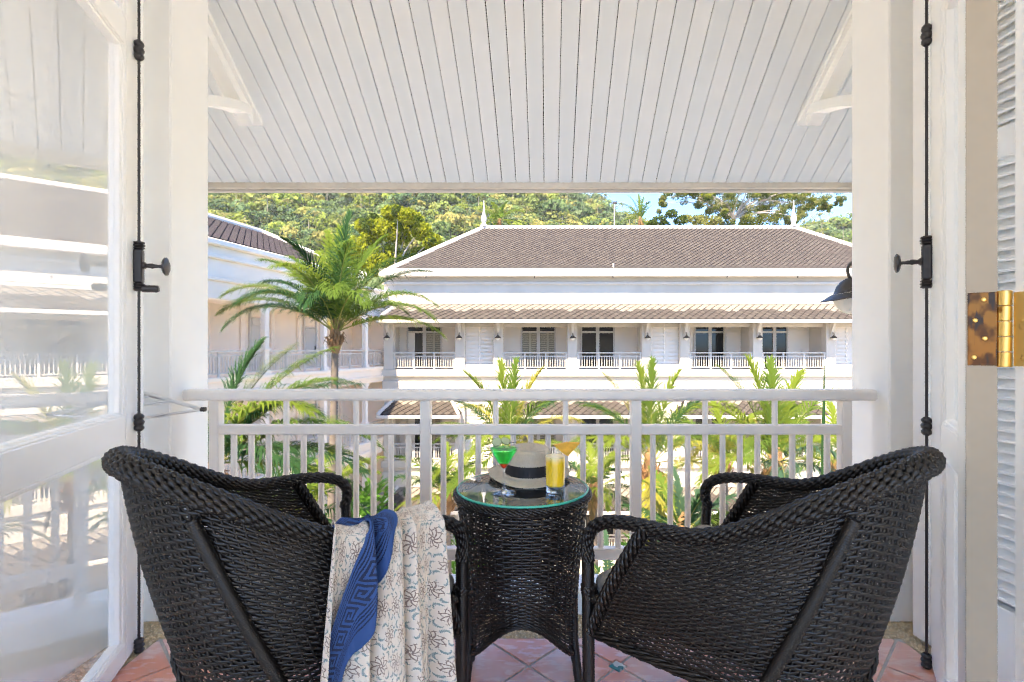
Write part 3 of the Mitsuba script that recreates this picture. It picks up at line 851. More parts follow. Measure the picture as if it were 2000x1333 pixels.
S = np.stack([hat_ring(r, z) for r, z in ((0.0872, 0.0245), (0.0885, 0.026), (0.0880, 0.042), (0.0876, 0.060), (0.0862, 0.0615))], 1)
add('band', grid(S, closed=True), 'm_band', hat, smooth=True, label='black ribbon round the crown')

# ---- cocktail in a stemmed glass
ck = thing('cocktail_glass', 'stemmed cocktail glass of green over red drink with a cucumber garnish', 'cocktail')
c0 = (-0.083, 1.589, TH)
foot = np.array([(0, 0.0008), (0.038, 0.0008), (0.0385, 0.002), (0.034, 0.0034), (0.018, 0.006), (0.008, 0.011), (0.0044, 0.02), (0.0036, 0.045), (0.0036, 0.066), (0.0050, 0.074), (0.0062, 0.079), (0.0, 0.0795)])
add('stem', lathe(foot, 32, c0), 'm_crystal', ck, smooth=30)
add('bowl', lathe(np.array([(0.0062, 0.0796), (0.0105, 0.085), (0.020, 0.099), (0.036, 0.125), (0.0505, 0.153), (0.0508, 0.154)]), 48, c0), 'm_wineglass', ck, smooth=True)
add('red_layer', lathe(np.array([(0, 0.0805), (0.0055, 0.0806), (0.0098, 0.0855), (0.0163, 0.0955), (0.0163, 0.0958), (0, 0.0958)]), 40, c0), 'm_red_drink', ck, smooth=30, label='red syrup at the bottom of the glass')
add('green_layer', lathe(np.array([(0, 0.0961), (0.0164, 0.0961), (0.0192, 0.0995), (0.0352, 0.1254), (0.0448, 0.1422), (0.0440, 0.1429), (0, 0.1429)]), 48, c0), 'm_green_drink', ck, smooth=30, label='bright green drink')
for k in range(2):
    cc = lathe(np.array([(0, 0), (0.0145, 0), (0.0152, 0.0008), (0.0152, 0.0022), (0.0145, 0.003), (0, 0.003)]), 24)
    R = trimesh.transformations.euler_matrix(0.85 - 0.2 * k, -0.25 + 0.45 * k, 0.3 * k)
    R[:3, 3] = (c0[0] - 0.022 + 0.027 * k, c0[1] + 0.010 - 0.006 * k, TH + 0.160 + 0.004 * k)
    sk = add('cucumber_slice', xform(cc, R), 'm_cucumber', ck, smooth=40)
    add('skin', xform(lathe(np.array([(0.0150, 0.0002), (0.0158, 0.0008), (0.0158, 0.0023), (0.0150, 0.0029)]), 24), R), 'm_cucumber_skin', sk, smooth=True)
add('cocktail_pick', tube([(c0[0] - 0.058, c0[1] + 0.01, TH + 0.152), (c0[0] + 0.042, c0[1] - 0.006, TH + 0.163)], 0.0011, 6), 'm_trunk', ck)

# ---- juice
ju = thing('juice_glass', 'tall glass of yellow juice with a pineapple wedge on its rim', 'drink')
j0 = (0.0815, 1.606, TH)
add('base', lathe(np.array([(0, 0.0008), (0.0285, 0.0008), (0.030, 0.003), (0.0305, 0.018), (0.026, 0.0195), (0, 0.0175)]), 40, j0), 'm_crystal', ju, smooth=30)
add('tumbler', lathe(np.array([(0.0305, 0.018), (0.0315, 0.07), (0.0325, 0.134), (0.0325, 0.1345)]), 48, j0), 'm_wineglass', ju, smooth=True)
add('juice', lathe(np.array([(0, 0.0200), (0.026, 0.0202), (0.0292, 0.023), (0.0302, 0.07), (0.0308, 0.114), (0.0302, 0.115), (0, 0.115)]), 48, j0), 'm_juice', ju, smooth=30, label='yellow juice with pale froth on top')
wedge = prism(Polygon([(-0.042, 0.030), (0.0, 0.035), (0.042, 0.029), (0.004, -0.006), (-0.001, -0.006)]).buffer(0.0015), -0.005, 0.005)
R = axes((j0[0] + 0.036, j0[1] - 0.010, TH + 0.125), (0.96, 0.25, 0.05), (0, 0, 1), (0.25, -0.96, 0))
add('pineapple_wedge', xform(wedge, R), 'm_pineapple', ju)

# ================================================================ printed cloth over the left chair's near arm
def rimw(a): return (MML[:3, :3] @ rim(a).T).T + MML[:3, 3]
cl = thing('printed_cloth', 'cream cotton cloth printed with brown pinwheels and teal leaves over the left chair arm', 'cloth')
nu, nv = 150, 90
a0, a1 = 0.540, 0.798
outd = np.array([math.cos(t), math.sin(t), 0.0])          # away from the seat
U, V = np.meshgrid(np.linspace(0, 1, nu), np.linspace(0, 1, nv), indexing='ij')
def cloth(U, V, off=0.0):
    """V: 0 at the inner hem, 0.13 on top of the arm, 1 at the outer hem."""
    sp = a0 + (a1 - a0) * U
    ridge = rimw(sp.ravel()).reshape(*U.shape, 3)
    r = 0.030 + off + 0.020 * np.clip(U, 0, 1) ** 1.5
    vt = 0.13
    drop_out = np.clip((V - vt) / (1 - vt), 0, 1)
    drop_in = np.clip((vt - V) / vt, 0, 1)
    # folds: sharper ridges that deepen and drift as the cloth hangs
    ph = U * 4.3 + 0.22 * np.sin(3 * U * 2 * np.pi + 0.6) - 0.18 * drop_out * U
    fold = np.cos(2 * np.pi * ph)
    fold = np.sign(fold) * np.abs(fold) ** 0.8
    amp = (0.010 + 0.060 * drop_out ** 0.55)
    small = np.cos(2 * np.pi * (U * 9 + 0.7 * drop_out)) * 0.003 * drop_out
    ang = np.clip(np.where(V >= vt, drop_out * 5.0, -drop_in * 1.2), -math.pi / 2, math.pi / 2)
    lenout = 0.62
    h = np.maximum(drop_out - 0.30, 0) / 0.70
    x_out = np.sin(ang) * r
    z_up = np.cos(ang) * r * 1.1
    hang = np.maximum(drop_out * lenout - (math.pi / 2) * 0.1, 0)
    p = ridge.copy()
    # the hanging part falls straight although the arm rises and dips
    p += outd * (x_out + amp * (fold * 0.5 + 0.35) + small + 0.02 * drop_out ** 2)[..., None]
    p[..., 2] += z_up + 0.010 * np.maximum(fold, 0) * (1 - drop_out) + np.where(ang > 0, -hang * 1.0, 0) - 0.10 * drop_in
    along = rimw(np.array([a1]))[0] - rimw(np.array([a0]))[0]
    along /= np.linalg.norm(along)
    p += along * (np.sin(2 * np.pi * ph + 0.9) * 0.010 * drop_out)[..., None]
    p += along * ((U - 0.95) * 0.075 * drop_out)[..., None]
    return p
S = cloth(U, V)
uvc = np.stack([U * 0.62, V * 0.62], -1).reshape(-1, 2)
add('sheet', grid(S), 'm_sarong', cl, smooth=True, uv=uvc)
# folded-over blue border: a band that crosses the arm and winds down to the lower left
nb, mb = 22, 90
q = np.linspace(0, 1, mb)
QK = [0, 0.08, 0.17, 0.28, 0.45, 0.56, 0.73, 1.0]
lu = np.interp(q, QK, [0.00, 0.03, 0.24, 0.22, 0.13, 0.05, -0.02, -0.05])
ru = np.interp(q, QK, [0.12, 0.42, 0.52, 0.53, 0.44, 0.36, 0.26, 0.20])
lv = np.interp(q, QK, [0.09, 0.12, 0.20, 0.31, 0.46, 0.56, 0.72, 0.97])
rv_ = np.interp(q, QK, [0.05, 0.10, 0.19, 0.31, 0.46, 0.56, 0.72, 0.97])
ker = np.ones(9) / 9
def sm(x): return np.convolve(np.pad(x, 4, mode='edge'), ker, 'valid')
lu, ru, lv, rv_ = map(sm, (lu, ru, lv, rv_))
w = np.linspace(0, 1, nb)
mid_ = (lu + ru) / 2; hw_ = (ru - lu) / 2 * np.interp(q, [0, 0.15, 0.35, 1], [1, 0.92, 0.68, 0.6])
lu, ru = mid_ - hw_, mid_ + hw_
BU = lu[:, None] + (ru - lu)[:, None] * w; BV = lv[:, None] + (rv_ - lv)[:, None] * w
Sb = cloth(BU, BV, 0.008)
bulge = 0.011 + 0.010 * np.sin(np.pi * w)[None] * np.ones((mb, 1)) + 0.006 * np.sin(2 * np.pi * (q * 2.2))[:, None]
Sb = Sb + outd * bulge[..., None]
Sb[..., 2] += 0.006
uvb = np.stack([np.tile(w[None], (mb, 1)), np.tile((q * 13.0)[:, None], (1, nb))], -1).reshape(-1, 2)
add('border', grid(Sb), 'm_border', cl, smooth=True, uv=uvb, label='folded-over blue border with a dark key pattern')
# hem of the far edge, a narrow blue edge at the right
eu = np.linspace(0.985, 1.012, 4)
EU, EV = np.meshgrid(eu, np.linspace(0.45, 1, 40), indexing='ij')
Se = cloth(EU, EV, 0.003)
uve = np.stack([EU * 0 + 0.9, EV], -1).reshape(-1, 2)
add('hem', grid(Se), 'm_border', cl, smooth=True, uv=uve, label='blue edge of the cloth')

# ================================================================ buildings across the courtyard
def rhomb_tiles(o, eu, ev, u_range, nrows, w, inset_l=0.0, inset_r=0.0, lift=0.028, gap=0.075, seed=1, vmax=None):
    """Diamond tiles on a sloping plane. o: lower left corner; eu along the eaves, ev up the slope; u_range(v) -> (u0, u1). Returns a list of meshes."""
    r = np.random.default_rng(seed)
    o, eu, ev = map(np.asarray, (o, eu, ev))
    n = np.cross(eu, ev); n = n / np.linalg.norm(n)
    if n[2] < 0: n = -n
    out = []
    h = w * 0.5
    for k in range(nrows):
        v = (k - 0.2) * h
        u0, u1 = u_range(v + h * 0.5)
        u = u0 + (0.5 * w if k % 2 else 0.0)
        u = math.floor((u0) / w) * w + (0.5 * w if k % 2 else 0.0)
        while u < u1 + w:
            c = u + r.uniform(-.006, .006)
            pts = [(c, v), (c + h, v + h), (c, v + 2 * h), (c - h, v + h)]
            if pts[1][0] < u0 or pts[3][0] > u1:
                u += w; continue
            g1, g2 = gap * w, gap * 0.25 * w  # wider gap bares the dark deck, standing in for shadow lines
            pts = [(pts[0][0] - g1 + g2, pts[0][1] + g1 + g2), (pts[1][0] - g1, pts[1][1] + g1), pts[2], (pts[3][0] + g2, pts[3][1] + g2)]
            q = [(min(max(a, u0), u1), max(b, 0.0) if vmax is None else min(max(b, 0.0), vmax)) for a, b in pts]
            lf = (lift + r.uniform(-.004, .004), lift * 0.55, 0.004, lift * 0.55)
            top = [o + eu * a + ev * b + n * e for (a, b), e in zip(q, lf)]
            bot = [o + eu * a + ev * b - n * 0.01 for (a, b) in q]
            vv = np.array(top + bot)
            ff = np.array([[0, 1, 2], [0, 2, 3], [0, 4, 5], [0, 5, 1], [3, 7, 4], [3, 4, 0]])
            out.append((vv, ff))
            u += w
    return out


def lay_tiles(parent, tiles, mats, seed=3, parts=300, pale=None):
    """The tiles that show largest become parts of their roof, the rest one part."""
    r = np.random.default_rng(seed)
    order = sorted(range(len(tiles)), key=lambda i: np.linalg.norm(tiles[i][0].mean(0)))
    rest = {}
    for k, i in enumerate(order):
        m = mats[r.integers(len(mats))]
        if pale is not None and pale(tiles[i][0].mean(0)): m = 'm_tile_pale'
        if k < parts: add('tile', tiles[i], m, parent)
        else: rest.setdefault(m, []).append(tiles[i])
    for m, ms in rest.items(): add('tile_course', merge(ms), m, parent, kind='stuff')


TILES = ['m_tile_0', 'm_tile_1', 'm_tile_2', 'm_tile_3']
hb = thing('hotel_wing', 'long white balconied hotel wing with brown diamond-tiled roof straight across the courtyard', 'building')
D0, DW, DR = 28.3, 28.6, 30.2
XL, XR = -8.35, 22.6
STOREY = 5.18
# main roof
ZEV, ZRG, DEV, DRG = 5.50, 9.05, 28.05, 33.0
rxl, rxr = X(945, 33.0), X(1550, 33.0)
exl, exr = X(760, 28.05), rxr + (rxl - X(760, 28.05))
run, rise = DRG - DEV, ZRG - ZEV
sl = math.hypot(run, rise)
roof = new_key('roof', hb)
V = np.array([(exl, DEV, ZEV), (exr, DEV, ZEV), (rxr, DRG, ZRG), (rxl, DRG, ZRG), (exl, DRG + run, ZEV), (exr, DRG + run, ZEV)])
Fd = [[0, 1, 2], [0, 2, 3], [4, 3, 5], [3, 2, 5], [0, 3, 4], [1, 5, 2], [0, 4, 1], [1, 4, 5]]
scene[roof] = mikit.ply((V - np.array([0, 0, 0.03]), np.array(Fd)), 'm_tile_deck')
ev = np.array([0, run / sl, rise / sl]); inset = (rxl - exl) / sl
tl = rhomb_tiles((exl, DEV, ZEV), (1, 0, 0), ev, lambda v: (v * inset, exr - exl - v * inset), int(sl / 0.155), 0.31, seed=11, vmax=sl)
lay_tiles(roof, tl, TILES, seed=5, parts=0)
def ridge(parent, p, q, r=0.13, mt='m_white_trim'):
    p, q = np.array(p), np.array(q)
    u = q - p; L = np.linalg.norm(u); u /= L
    sdir = np.cross(u, [0, 0, 1]); sdir /= np.linalg.norm(sdir)
    up = np.cross(sdir, u)
    cs = [(-r, -0.10), (-r, 0.05), (-r * 0.55, 0.15), (r * 0.55, 0.15), (r, 0.05), (r, -0.10)]
    S = np.stack([np.stack([a + sdir * x + up * z for (x, z) in cs]) for a in (p, q)], 0)
    v, f = grid(S)
    cap = [[0, 1, 2, 3], [0, 3, 4, 5]]
    v2 = np.vstack([v]); f = np.vstack([f, tri(cap), tri(np.array(cap) + 6)])
    return add('ridge_cap', (v2, f), mt, parent)
ridge(roof, (rxl, DRG, ZRG), (rxr, DRG, ZRG))
ridge(roof, (exl, DEV, ZEV), (rxl, DRG, ZRG)); ridge(roof, (exr, DEV, ZEV), (rxr, DRG, ZRG))
ridge(roof, (exl, DRG + run, ZEV), (rxl, DRG, ZRG)); ridge(roof, (exr, DRG + run, ZEV), (rxr, DRG, ZRG))
fin = np.array([(0.24, 0), (0.24, 0.12), (0.15, 0.18), (0.13, 0.30), (0.17, 0.36), (0.20, 0.55), (0.15, 0.74), (0.09, 0.82), (0.11, 0.87), (0.075, 0.95), (0.05, 1.3), (0.025, 1.7), (0.0, 1.82)])
for xx in (rxl, rxr): add('finial', lathe(fin, 12, (xx, DRG, ZRG + 0.05)), 'm_white_trim', roof, smooth=40)
# eaves, gutter and stepped frieze
gl = X(740, 28.0)
add('gutter', merge([cbox(gl, exr + 0.3, 27.93, 28.12, 5.13, 5.56, 0.03), box(gl + 0.05, exr + 0.25, 28.12, DW + 0.3, 5.14, 5.22)]), 'm_white_trim', hb)
for px in (832, 1044, 1197, 1420, 1558):
    add('gutter_clip', cbox(X(px, 27.9) - 0.03, X(px, 27.9) + 0.03, 27.88, 27.925, 5.0, 5.12, 0.004), 'm_lamp_metal', hb)
add('vent_pipe', tube([(X(1198, 28.3), 28.3, 5.5), (X(1198, 28.3), 28.3, 5.9)], 0.045, 8), 'm_white_trim', hb)
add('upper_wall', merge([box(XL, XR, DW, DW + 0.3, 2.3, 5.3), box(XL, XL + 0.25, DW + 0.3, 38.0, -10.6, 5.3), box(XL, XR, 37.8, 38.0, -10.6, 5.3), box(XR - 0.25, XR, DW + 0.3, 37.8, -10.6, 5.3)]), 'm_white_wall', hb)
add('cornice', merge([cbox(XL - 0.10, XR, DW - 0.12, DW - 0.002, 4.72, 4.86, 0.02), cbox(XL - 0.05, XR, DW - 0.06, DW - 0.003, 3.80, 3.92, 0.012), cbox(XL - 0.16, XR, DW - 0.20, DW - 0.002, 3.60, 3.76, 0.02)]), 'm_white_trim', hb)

pil_px = [758, 898, 973, 1118, 1263, 1338, 1480, 1623, 1698, 1840]
pil = [X(p, D0) for p in pil_px]
kinds = ['b', 'l', 'b', 'b', 'l', 'b', 'b', 'l', 'b']
PW = 0.265
win_px = {0: [(797, 860, 'half')], 2: [(1020, 1083, 'shut')], 3: [(1137, 1198, 'dark')], 5: [(1359, 1416, 'open')], 6: [(1490, 1537, 'dark')], 8: [(1740, 1800, 'dark')]}


def pent(parent_thing, name, x0, x1, dz, hip_l, hip_r, parts, seed):
    """A lean-to tiled roof over a run of balconies."""
    de, dt_, z0, z1 = 27.0, 28.55, 2.62 + dz, 3.66 + dz
    ru, ri = dt_ - de, z1 - z0
    s2 = math.hypot(ru, ri)
    il, ir = (0.85 if hip_l else 0.0), (0.85 if hip_r else 0.0)
    rk_ = new_key(name, parent_thing)
    Vv = np.array([(x0, de, z0), (x1, de, z0), (x1 - ir, dt_, z1), (x0 + il, dt_, z1), (x0, dt_, z0), (x1, dt_, z0)])
    Ff = [[0, 1, 2], [0, 2, 3], [0, 3, 4], [1, 5, 2], [0, 4, 1], [1, 4, 5]]
    scene[rk_] = mikit.ply((Vv - np.array([0, 0, 0.02]), np.array(Ff)), 'm_tile_deck')
    evv = np.array([0, ru / s2, ri / s2])
    tiles = rhomb_tiles((x0, de, z0), (1, 0, 0), evv, lambda v: (v * il / s2, x1 - x0 - v * ir / s2), int(s2 / 0.21) + 1, 0.42, seed=seed, vmax=s2)
    zp = z1 - 0.42 * ri
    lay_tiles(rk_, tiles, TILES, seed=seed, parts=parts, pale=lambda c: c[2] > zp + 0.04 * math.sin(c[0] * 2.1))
    add('eaves_board', cbox(x0 - 0.05, x1 + 0.05, de - 0.10, de + 0.02, z0 - 0.16, z0 + 0.015, 0.012), 'm_white_trim', rk_)
    add('soffit_board', box(x0, x1, de + 0.02, D0 + 0.2, z0 - 0.06, z0 - 0.03), 'm_white_trim', rk_)
    if hip_l: ridge(rk_, (x0, de, z0), (x0 + il, dt_, z1), 0.07)
    if hip_r: ridge(rk_, (x1, de, z0), (x1 - ir, dt_, z1), 0.07)


pent(hb, 'pent_roof', X(737, 27), 22.8, 0.0, True, False, 300, 21)
for fl in (1,):
    pent(hb, 'pent_roof', X(737, 27), X(896, 27), -STOREY * fl, True, True, 60, 31)
    pent(hb, 'pent_roof', X(965, 27), X(1268, 27), -STOREY * fl, True, True, 110, 32)
    pent(hb, 'pent_roof', X(1332, 27), X(1630, 27), -STOREY * fl, True, True, 110, 33)
    pent(hb, 'pent_roof', X(1692, 27), 22.8, -STOREY * fl, True, False, 0, 34)
pent(hb, 'pent_roof', X(737, 27), 22.8, -STOREY * 2, True, False, 300, 35)

WALL = []
for fl in range(3):
    dz = -STOREY * fl
    zc, zf = 2.46 + dz, -0.12 + dz                 # ceiling and floor of this storey's balconies
    # slab edge with mouldings
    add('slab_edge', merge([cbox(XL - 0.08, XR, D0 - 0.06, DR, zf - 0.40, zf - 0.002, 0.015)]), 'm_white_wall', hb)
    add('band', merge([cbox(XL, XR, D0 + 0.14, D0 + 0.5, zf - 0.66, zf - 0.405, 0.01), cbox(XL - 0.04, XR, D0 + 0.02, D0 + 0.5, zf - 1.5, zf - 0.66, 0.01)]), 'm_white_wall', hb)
    if fl: WALL.append(box(XL, XR, DW, DW + 0.3, zc - 0.05, zc + 1.12))
    add('recess_wall', box(XL + 0.25, XR - 0.25, DR + 0.12, DR + 0.3, zf, zc + 0.2), 'm_warm_wall', hb)
    WALL.append(box(XL + 0.25, XR - 0.25, DW + 0.3, DR + 0.12, zc + 0.05, zc + 0.2))
    for i, x in enumerate(pil):
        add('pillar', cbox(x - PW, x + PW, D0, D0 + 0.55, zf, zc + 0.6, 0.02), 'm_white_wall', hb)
        if fl < 2:
            v = np.array([(xx, y, z) for xx in (x - 0.07, x + 0.07) for (y, z) in ((D0 - 0.001, zc - 0.75), (D0 - 0.001, zc + 0.05), (D0 - 0.14, zc - 0.50), (D0 - 0.42, zc + 0.05))])
            v = v[[0, 1, 2, 3, 4, 5, 6, 7]]
            add('bracket', (v, tri(BOXF)), 'm_white_trim', hb)
    for i, kd in enumerate(kinds):
        xa, xb = pil[i] + PW, pil[i + 1] - PW
        if kd == 'l':
            pn = new_key('louvre_panel', hb)
            scene[pn] = mikit.ply(merge([box(xa, xb, D0 + 0.40, D0 + 0.5, zf, zc + 0.1), cbox((xa + xb) / 2 - 0.02, (xa + xb) / 2 + 0.02, D0 + 0.30, D0 + 0.40, zf + 0.3, zc + 0.1, .004), box(xa, xb, D0 + 0.25, D0 + 0.40, zf, zf + 0.3)]), 'm_louvre')
            if fl < 2:
                for k in range(10):
                    z0 = zf + 0.32 + (zc - zf - 0.3) * k / 10; z1 = z0 + (zc - zf - 0.3) / 10 - 0.015
                    v = np.array([(xx, y, z) for xx in (xa + 0.02, xb - 0.02) for (y, z) in ((D0 + 0.28, z0), (D0 + 0.395, z1), (D0 + 0.31, z0 - 0.0), (D0 + 0.399, z1 - 0.02))])
                    v = v[[0, 1, 2, 3, 4, 5, 6, 7]]
                    add('slat', (v, tri(BOXF)), 'm_louvre', pn)
        else:
            # partition walls at both ends of the balcony
            WALL.append(box(pil[i] - 0.12, pil[i] + 0.12, D0 + 0.55, DR + 0.1, zf, zc + 0.1)); WALL.append(box(pil[i + 1] - 0.12, pil[i + 1] + 0.12, D0 + 0.55, DR + 0.1, zf, zc + 0.1))
            rl = new_key('railing', hb)
            zt_, zm_, zl_ = zf + 0.98, zf + 0.77, zf + 0.14
            y0, y1 = D0 + 0.06, D0 + 0.12
            scene[rl] = mikit.ply(merge([cbox(xa, xb, y0 - 0.01, y1 + 0.01, zt_ - 0.07, zt_, .01), box(xa, xb, y0, y1, zm_ - 0.05, zm_), box(xa, xb, y0, y1, zl_ - 0.05, zl_)]), 'm_white_trim')
            np_ = 4
            for k in range(np_):
                xx = xa + 0.06 + (xb - xa - 0.12) * k / (np_ - 1)
                add('post', box(xx - 0.04, xx + 0.04, y0 - 0.005, y1 + 0.005, zf, zt_ - 0.07), 'm_white_trim', rl)
            nb_ = 25
            bs = [box(xx - 0.018, xx + 0.018, y0 + 0.012, y1 - 0.012, zl_, zm_ - 0.05) for xx in np.linspace(xa + 0.15, xb - 0.15, nb_)]
            add('baluster', merge(bs), 'm_white_trim', rl, kind='stuff')
            for (p0, p1, style) in win_px[i]:
                w0, w1 = X(p0, DR), X(p1, DR)
                wn = new_key('window', hb)
                fr = 0.09
                mid = (w0 + w1) / 2
                zw = zf + 2.12
                bars = [box(w0 - fr, w0, DR + 0.02, DR + 0.16, zf, zc + 0.1), box(w1, w1 + fr, DR + 0.02, DR + 0.16, zf, zc + 0.1), box(mid - 0.10, mid + 0.10, DR + 0.03, DR + 0.155, zf, zc + 0.1),
                        box(w0, mid - 0.10, DR + 0.03, DR + 0.155, zw, zw + 0.12), box(mid + 0.10, w1, DR + 0.03, DR + 0.155, zw, zw + 0.12)]
                scene[wn] = mikit.ply(merge(bars), 'm_white_trim')
                for (q0, q1, side) in ((w0, mid - 0.10, 0), (mid + 0.10, w1, 1)):
                    if style == 'shut' or (style == 'half' and side == 1):
                        for (r0, r1) in ((q0 + 0.0, (q0 + q1) / 2 - 0.03), ((q0 + q1) / 2 + 0.10, q1)):
                            add('curtain', box(r0, r1, DR + 0.095, DR + 0.118, zf, zw), 'm_curtain', wn)
                            for k in range(9):
                                zz = zf + 0.95 + k * 0.13
                                add('louvre', box(r0 + 0.02, r1 - 0.02, DR + 0.07, DR + 0.094, zz, zz + 0.055), 'm_shutter_wood', wn)
                        add('leaf_stile', box((q0 + q1) / 2 - 0.03, (q0 + q1) / 2 + 0.10, DR + 0.05, DR + 0.118, zf, zw), 'm_shutter_wood', wn)
                        add('pane', box(q0, q1, DR + 0.09, DR + 0.117, zw + 0.12, zc + 0.1), 'm_dark_glass', wn)
                    elif style == 'open' and side == 1:
                        add('pane', box(q0, q1, DR + 0.10, DR + 0.117, zf, zc + 0.1), 'm_dark_glass', wn)
                        v = np.array([(xx, y, z) for (xx, y) in ((q1 - 0.02, DR + 0.02), (q1 - 0.10, DR + 0.03), (q1 - 0.22, DR - 0.55), (q1 - 0.29, DR - 0.54)) for z in (zf, zc)])
                        add('open_leaf', (v[[0, 1, 2, 3, 4, 5, 6, 7]], tri([[0, 1, 3, 2], [4, 6, 7, 5], [0, 4, 5, 1], [2, 3, 7, 6], [0, 2, 6, 4], [1, 5, 7, 3]])), 'm_shutter_wood', wn)
                    else:
                        add('pane', box(q0, q1, DR + 0.10, DR + 0.117, zf + 0.12, zw), 'm_dark_glass', wn)
                        add('pane', box(q0, q1, DR + 0.10, DR + 0.117, zw + 0.12, zc + 0.1), 'm_dark_glass', wn)
                        if style == 'half': add('curtain', box(q0, q0 + 0.45 * (q1 - q0), DR + 0.06, DR + 0.097, zf + 0.12, zw), 'm_louvre', wn)
add('wall', merge(WALL), 'm_white_wall', hb)

# wall lamps on the pillars of the top floor
where = ['leftmost far pillar', 'second far pillar', 'third far pillar', 'fourth far pillar', 'fifth far pillar', 'sixth far pillar', 'seventh far pillar', 'eighth far pillar']
for i, w_ in enumerate(where):
    x = pil[i]
    k = thing('wall_lamp', f'dark lamp with white globe on the {w_} opposite', 'lamp', 'wall lamps on the far pillars')
    zz = Z(660, D0)
    add('cap', lathe(np.array([(0, .13), (.05, .12), (.10, .07), (.20, -.02), (.19, -.03), (0, 0)]), 14, (x, D0 - 0.26, zz)), 'm_lamp_metal', k, smooth=40)
    add('globe', lathe(np.array([(.12, -.01), (.11, -.08), (.06, -.14), (0, -.16)]), 14, (x, D0 - 0.26, zz)), 'm_globe', k, smooth=True)
    add('arm', tube(smooth_path([(x, D0 - 0.26, zz + .12), (x, D0 - 0.26, zz + .24), (x, D0 - 0.12, zz + .26), (x, D0 - 0.0, zz + .12)], 10), 0.022, 6), 'm_lamp_metal', k, smooth=True)

# ---------------------------------------------------------------- the oblique wing on the left
lw = thing('arcade_wing', 'cream arcaded hotel wing on the left with open corridors and slender posts', 'building')
dv = np.array([0.2362, 0.9717, 0]); nv = np.array([0.9717, -0.2362, 0])
ML_ = axes((-11.1, 17.2, 0), dv, nv)                      # local x along the wing (away), local y towards the courtyard
def lput(name, m, mt, parent=lw, **k): return add(name, xform(m, ML_), mt, parent, **k)
S0, S1 = -9.0, 12.1
floors = [0.05, -3.95, -7.95]
lput('fascia', merge([cbox(S0, S1, -0.30, 0.0, 2.82, 3.46, 0.02), cbox(S0, S1, -0.30, 0.10, 3.46, 3.60, 0.02), cbox(S0, S1, -0.30, 0.05, 3.60, 4.22, 0.02), cbox(S0, S1, -0.30, 0.20, 4.22, 4.36, 0.02), cbox(S0, 9.3, -0.30, 0.12, 4.36, 4.66, 0.02), cbox(S0, 9.45, -0.30, 0.34, 4.66, 4.86, 0.03)]), 'm_warm_wall')
lput('projecting_cornice', merge([cbox(S0, -1.2, -0.30, 0.85, 4.55, 4.70, 0.02), cbox(S0, -1.0, -0.30, 1.10, 4.70, 5.02, 0.03), cbox(S0, -1.5, -0.30, 0.45, 4.2, 4.55, 0.02)]), 'm_warm_wall')
rt = new_key('roof', lw)
V = np.array([(S0, 0.30, 4.88), (9.4, 0.30, 4.88), (6.9, -4.0, 6.85), (S0, -4.0, 6.85), (S0, -8.3, 4.88), (9.4, -8.3, 4.88)])
scene[rt] = mikit.ply(xform((V - np.array([0, 0, 0.03]), np.array([[0, 1, 2], [0, 2, 3], [3, 2, 5], [3, 5, 4], [1, 5, 2], [0, 3, 4]])), ML_), 'm_tile_deck')
s2 = math.hypot(4.3, 1.97)
tl = rhomb_tiles((0, 0, 0), (1, 0, 0), (0, -4.3 / s2, 1.97 / s2), lambda v: (0.0, 9.4 - S0 - v * 2.5 / s2), int(s2 / 0.17), 0.34, seed=41, vmax=s2)
tl = [xform((v + np.array([S0, 0.30, 4.88]), f), ML_) for v, f in tl if v[0, 0] > 6.0]
lay_tiles(rt, tl, ['m_tile_dark', 'm_tile_dark', 'm_tile_2'], seed=6, parts=0)
Pw = lambda s, y, z: (ML_ @ np.array([s, y, z, 1.0]))[:3]
ridge(rt, Pw(S0, -4.0, 6.85), Pw(6.9, -4.0, 6.85), 0.11); ridge(rt, Pw(9.4, 0.3, 4.88), Pw(6.9, -4.0, 6.85), 0.11)
post_s = []
for px in (364, 523, 637, 717.5):
    k = (px - CX) / F
    # intersect the ray with the facade line
    s = (k * 17.2 + 11.1) / (0.2362 - k * 0.9717)
    post_s.append(s)
sp = post_s[1] - post_s[0]
post_s = [post_s[0] - 3.4, post_s[0]] + post_s[1:]
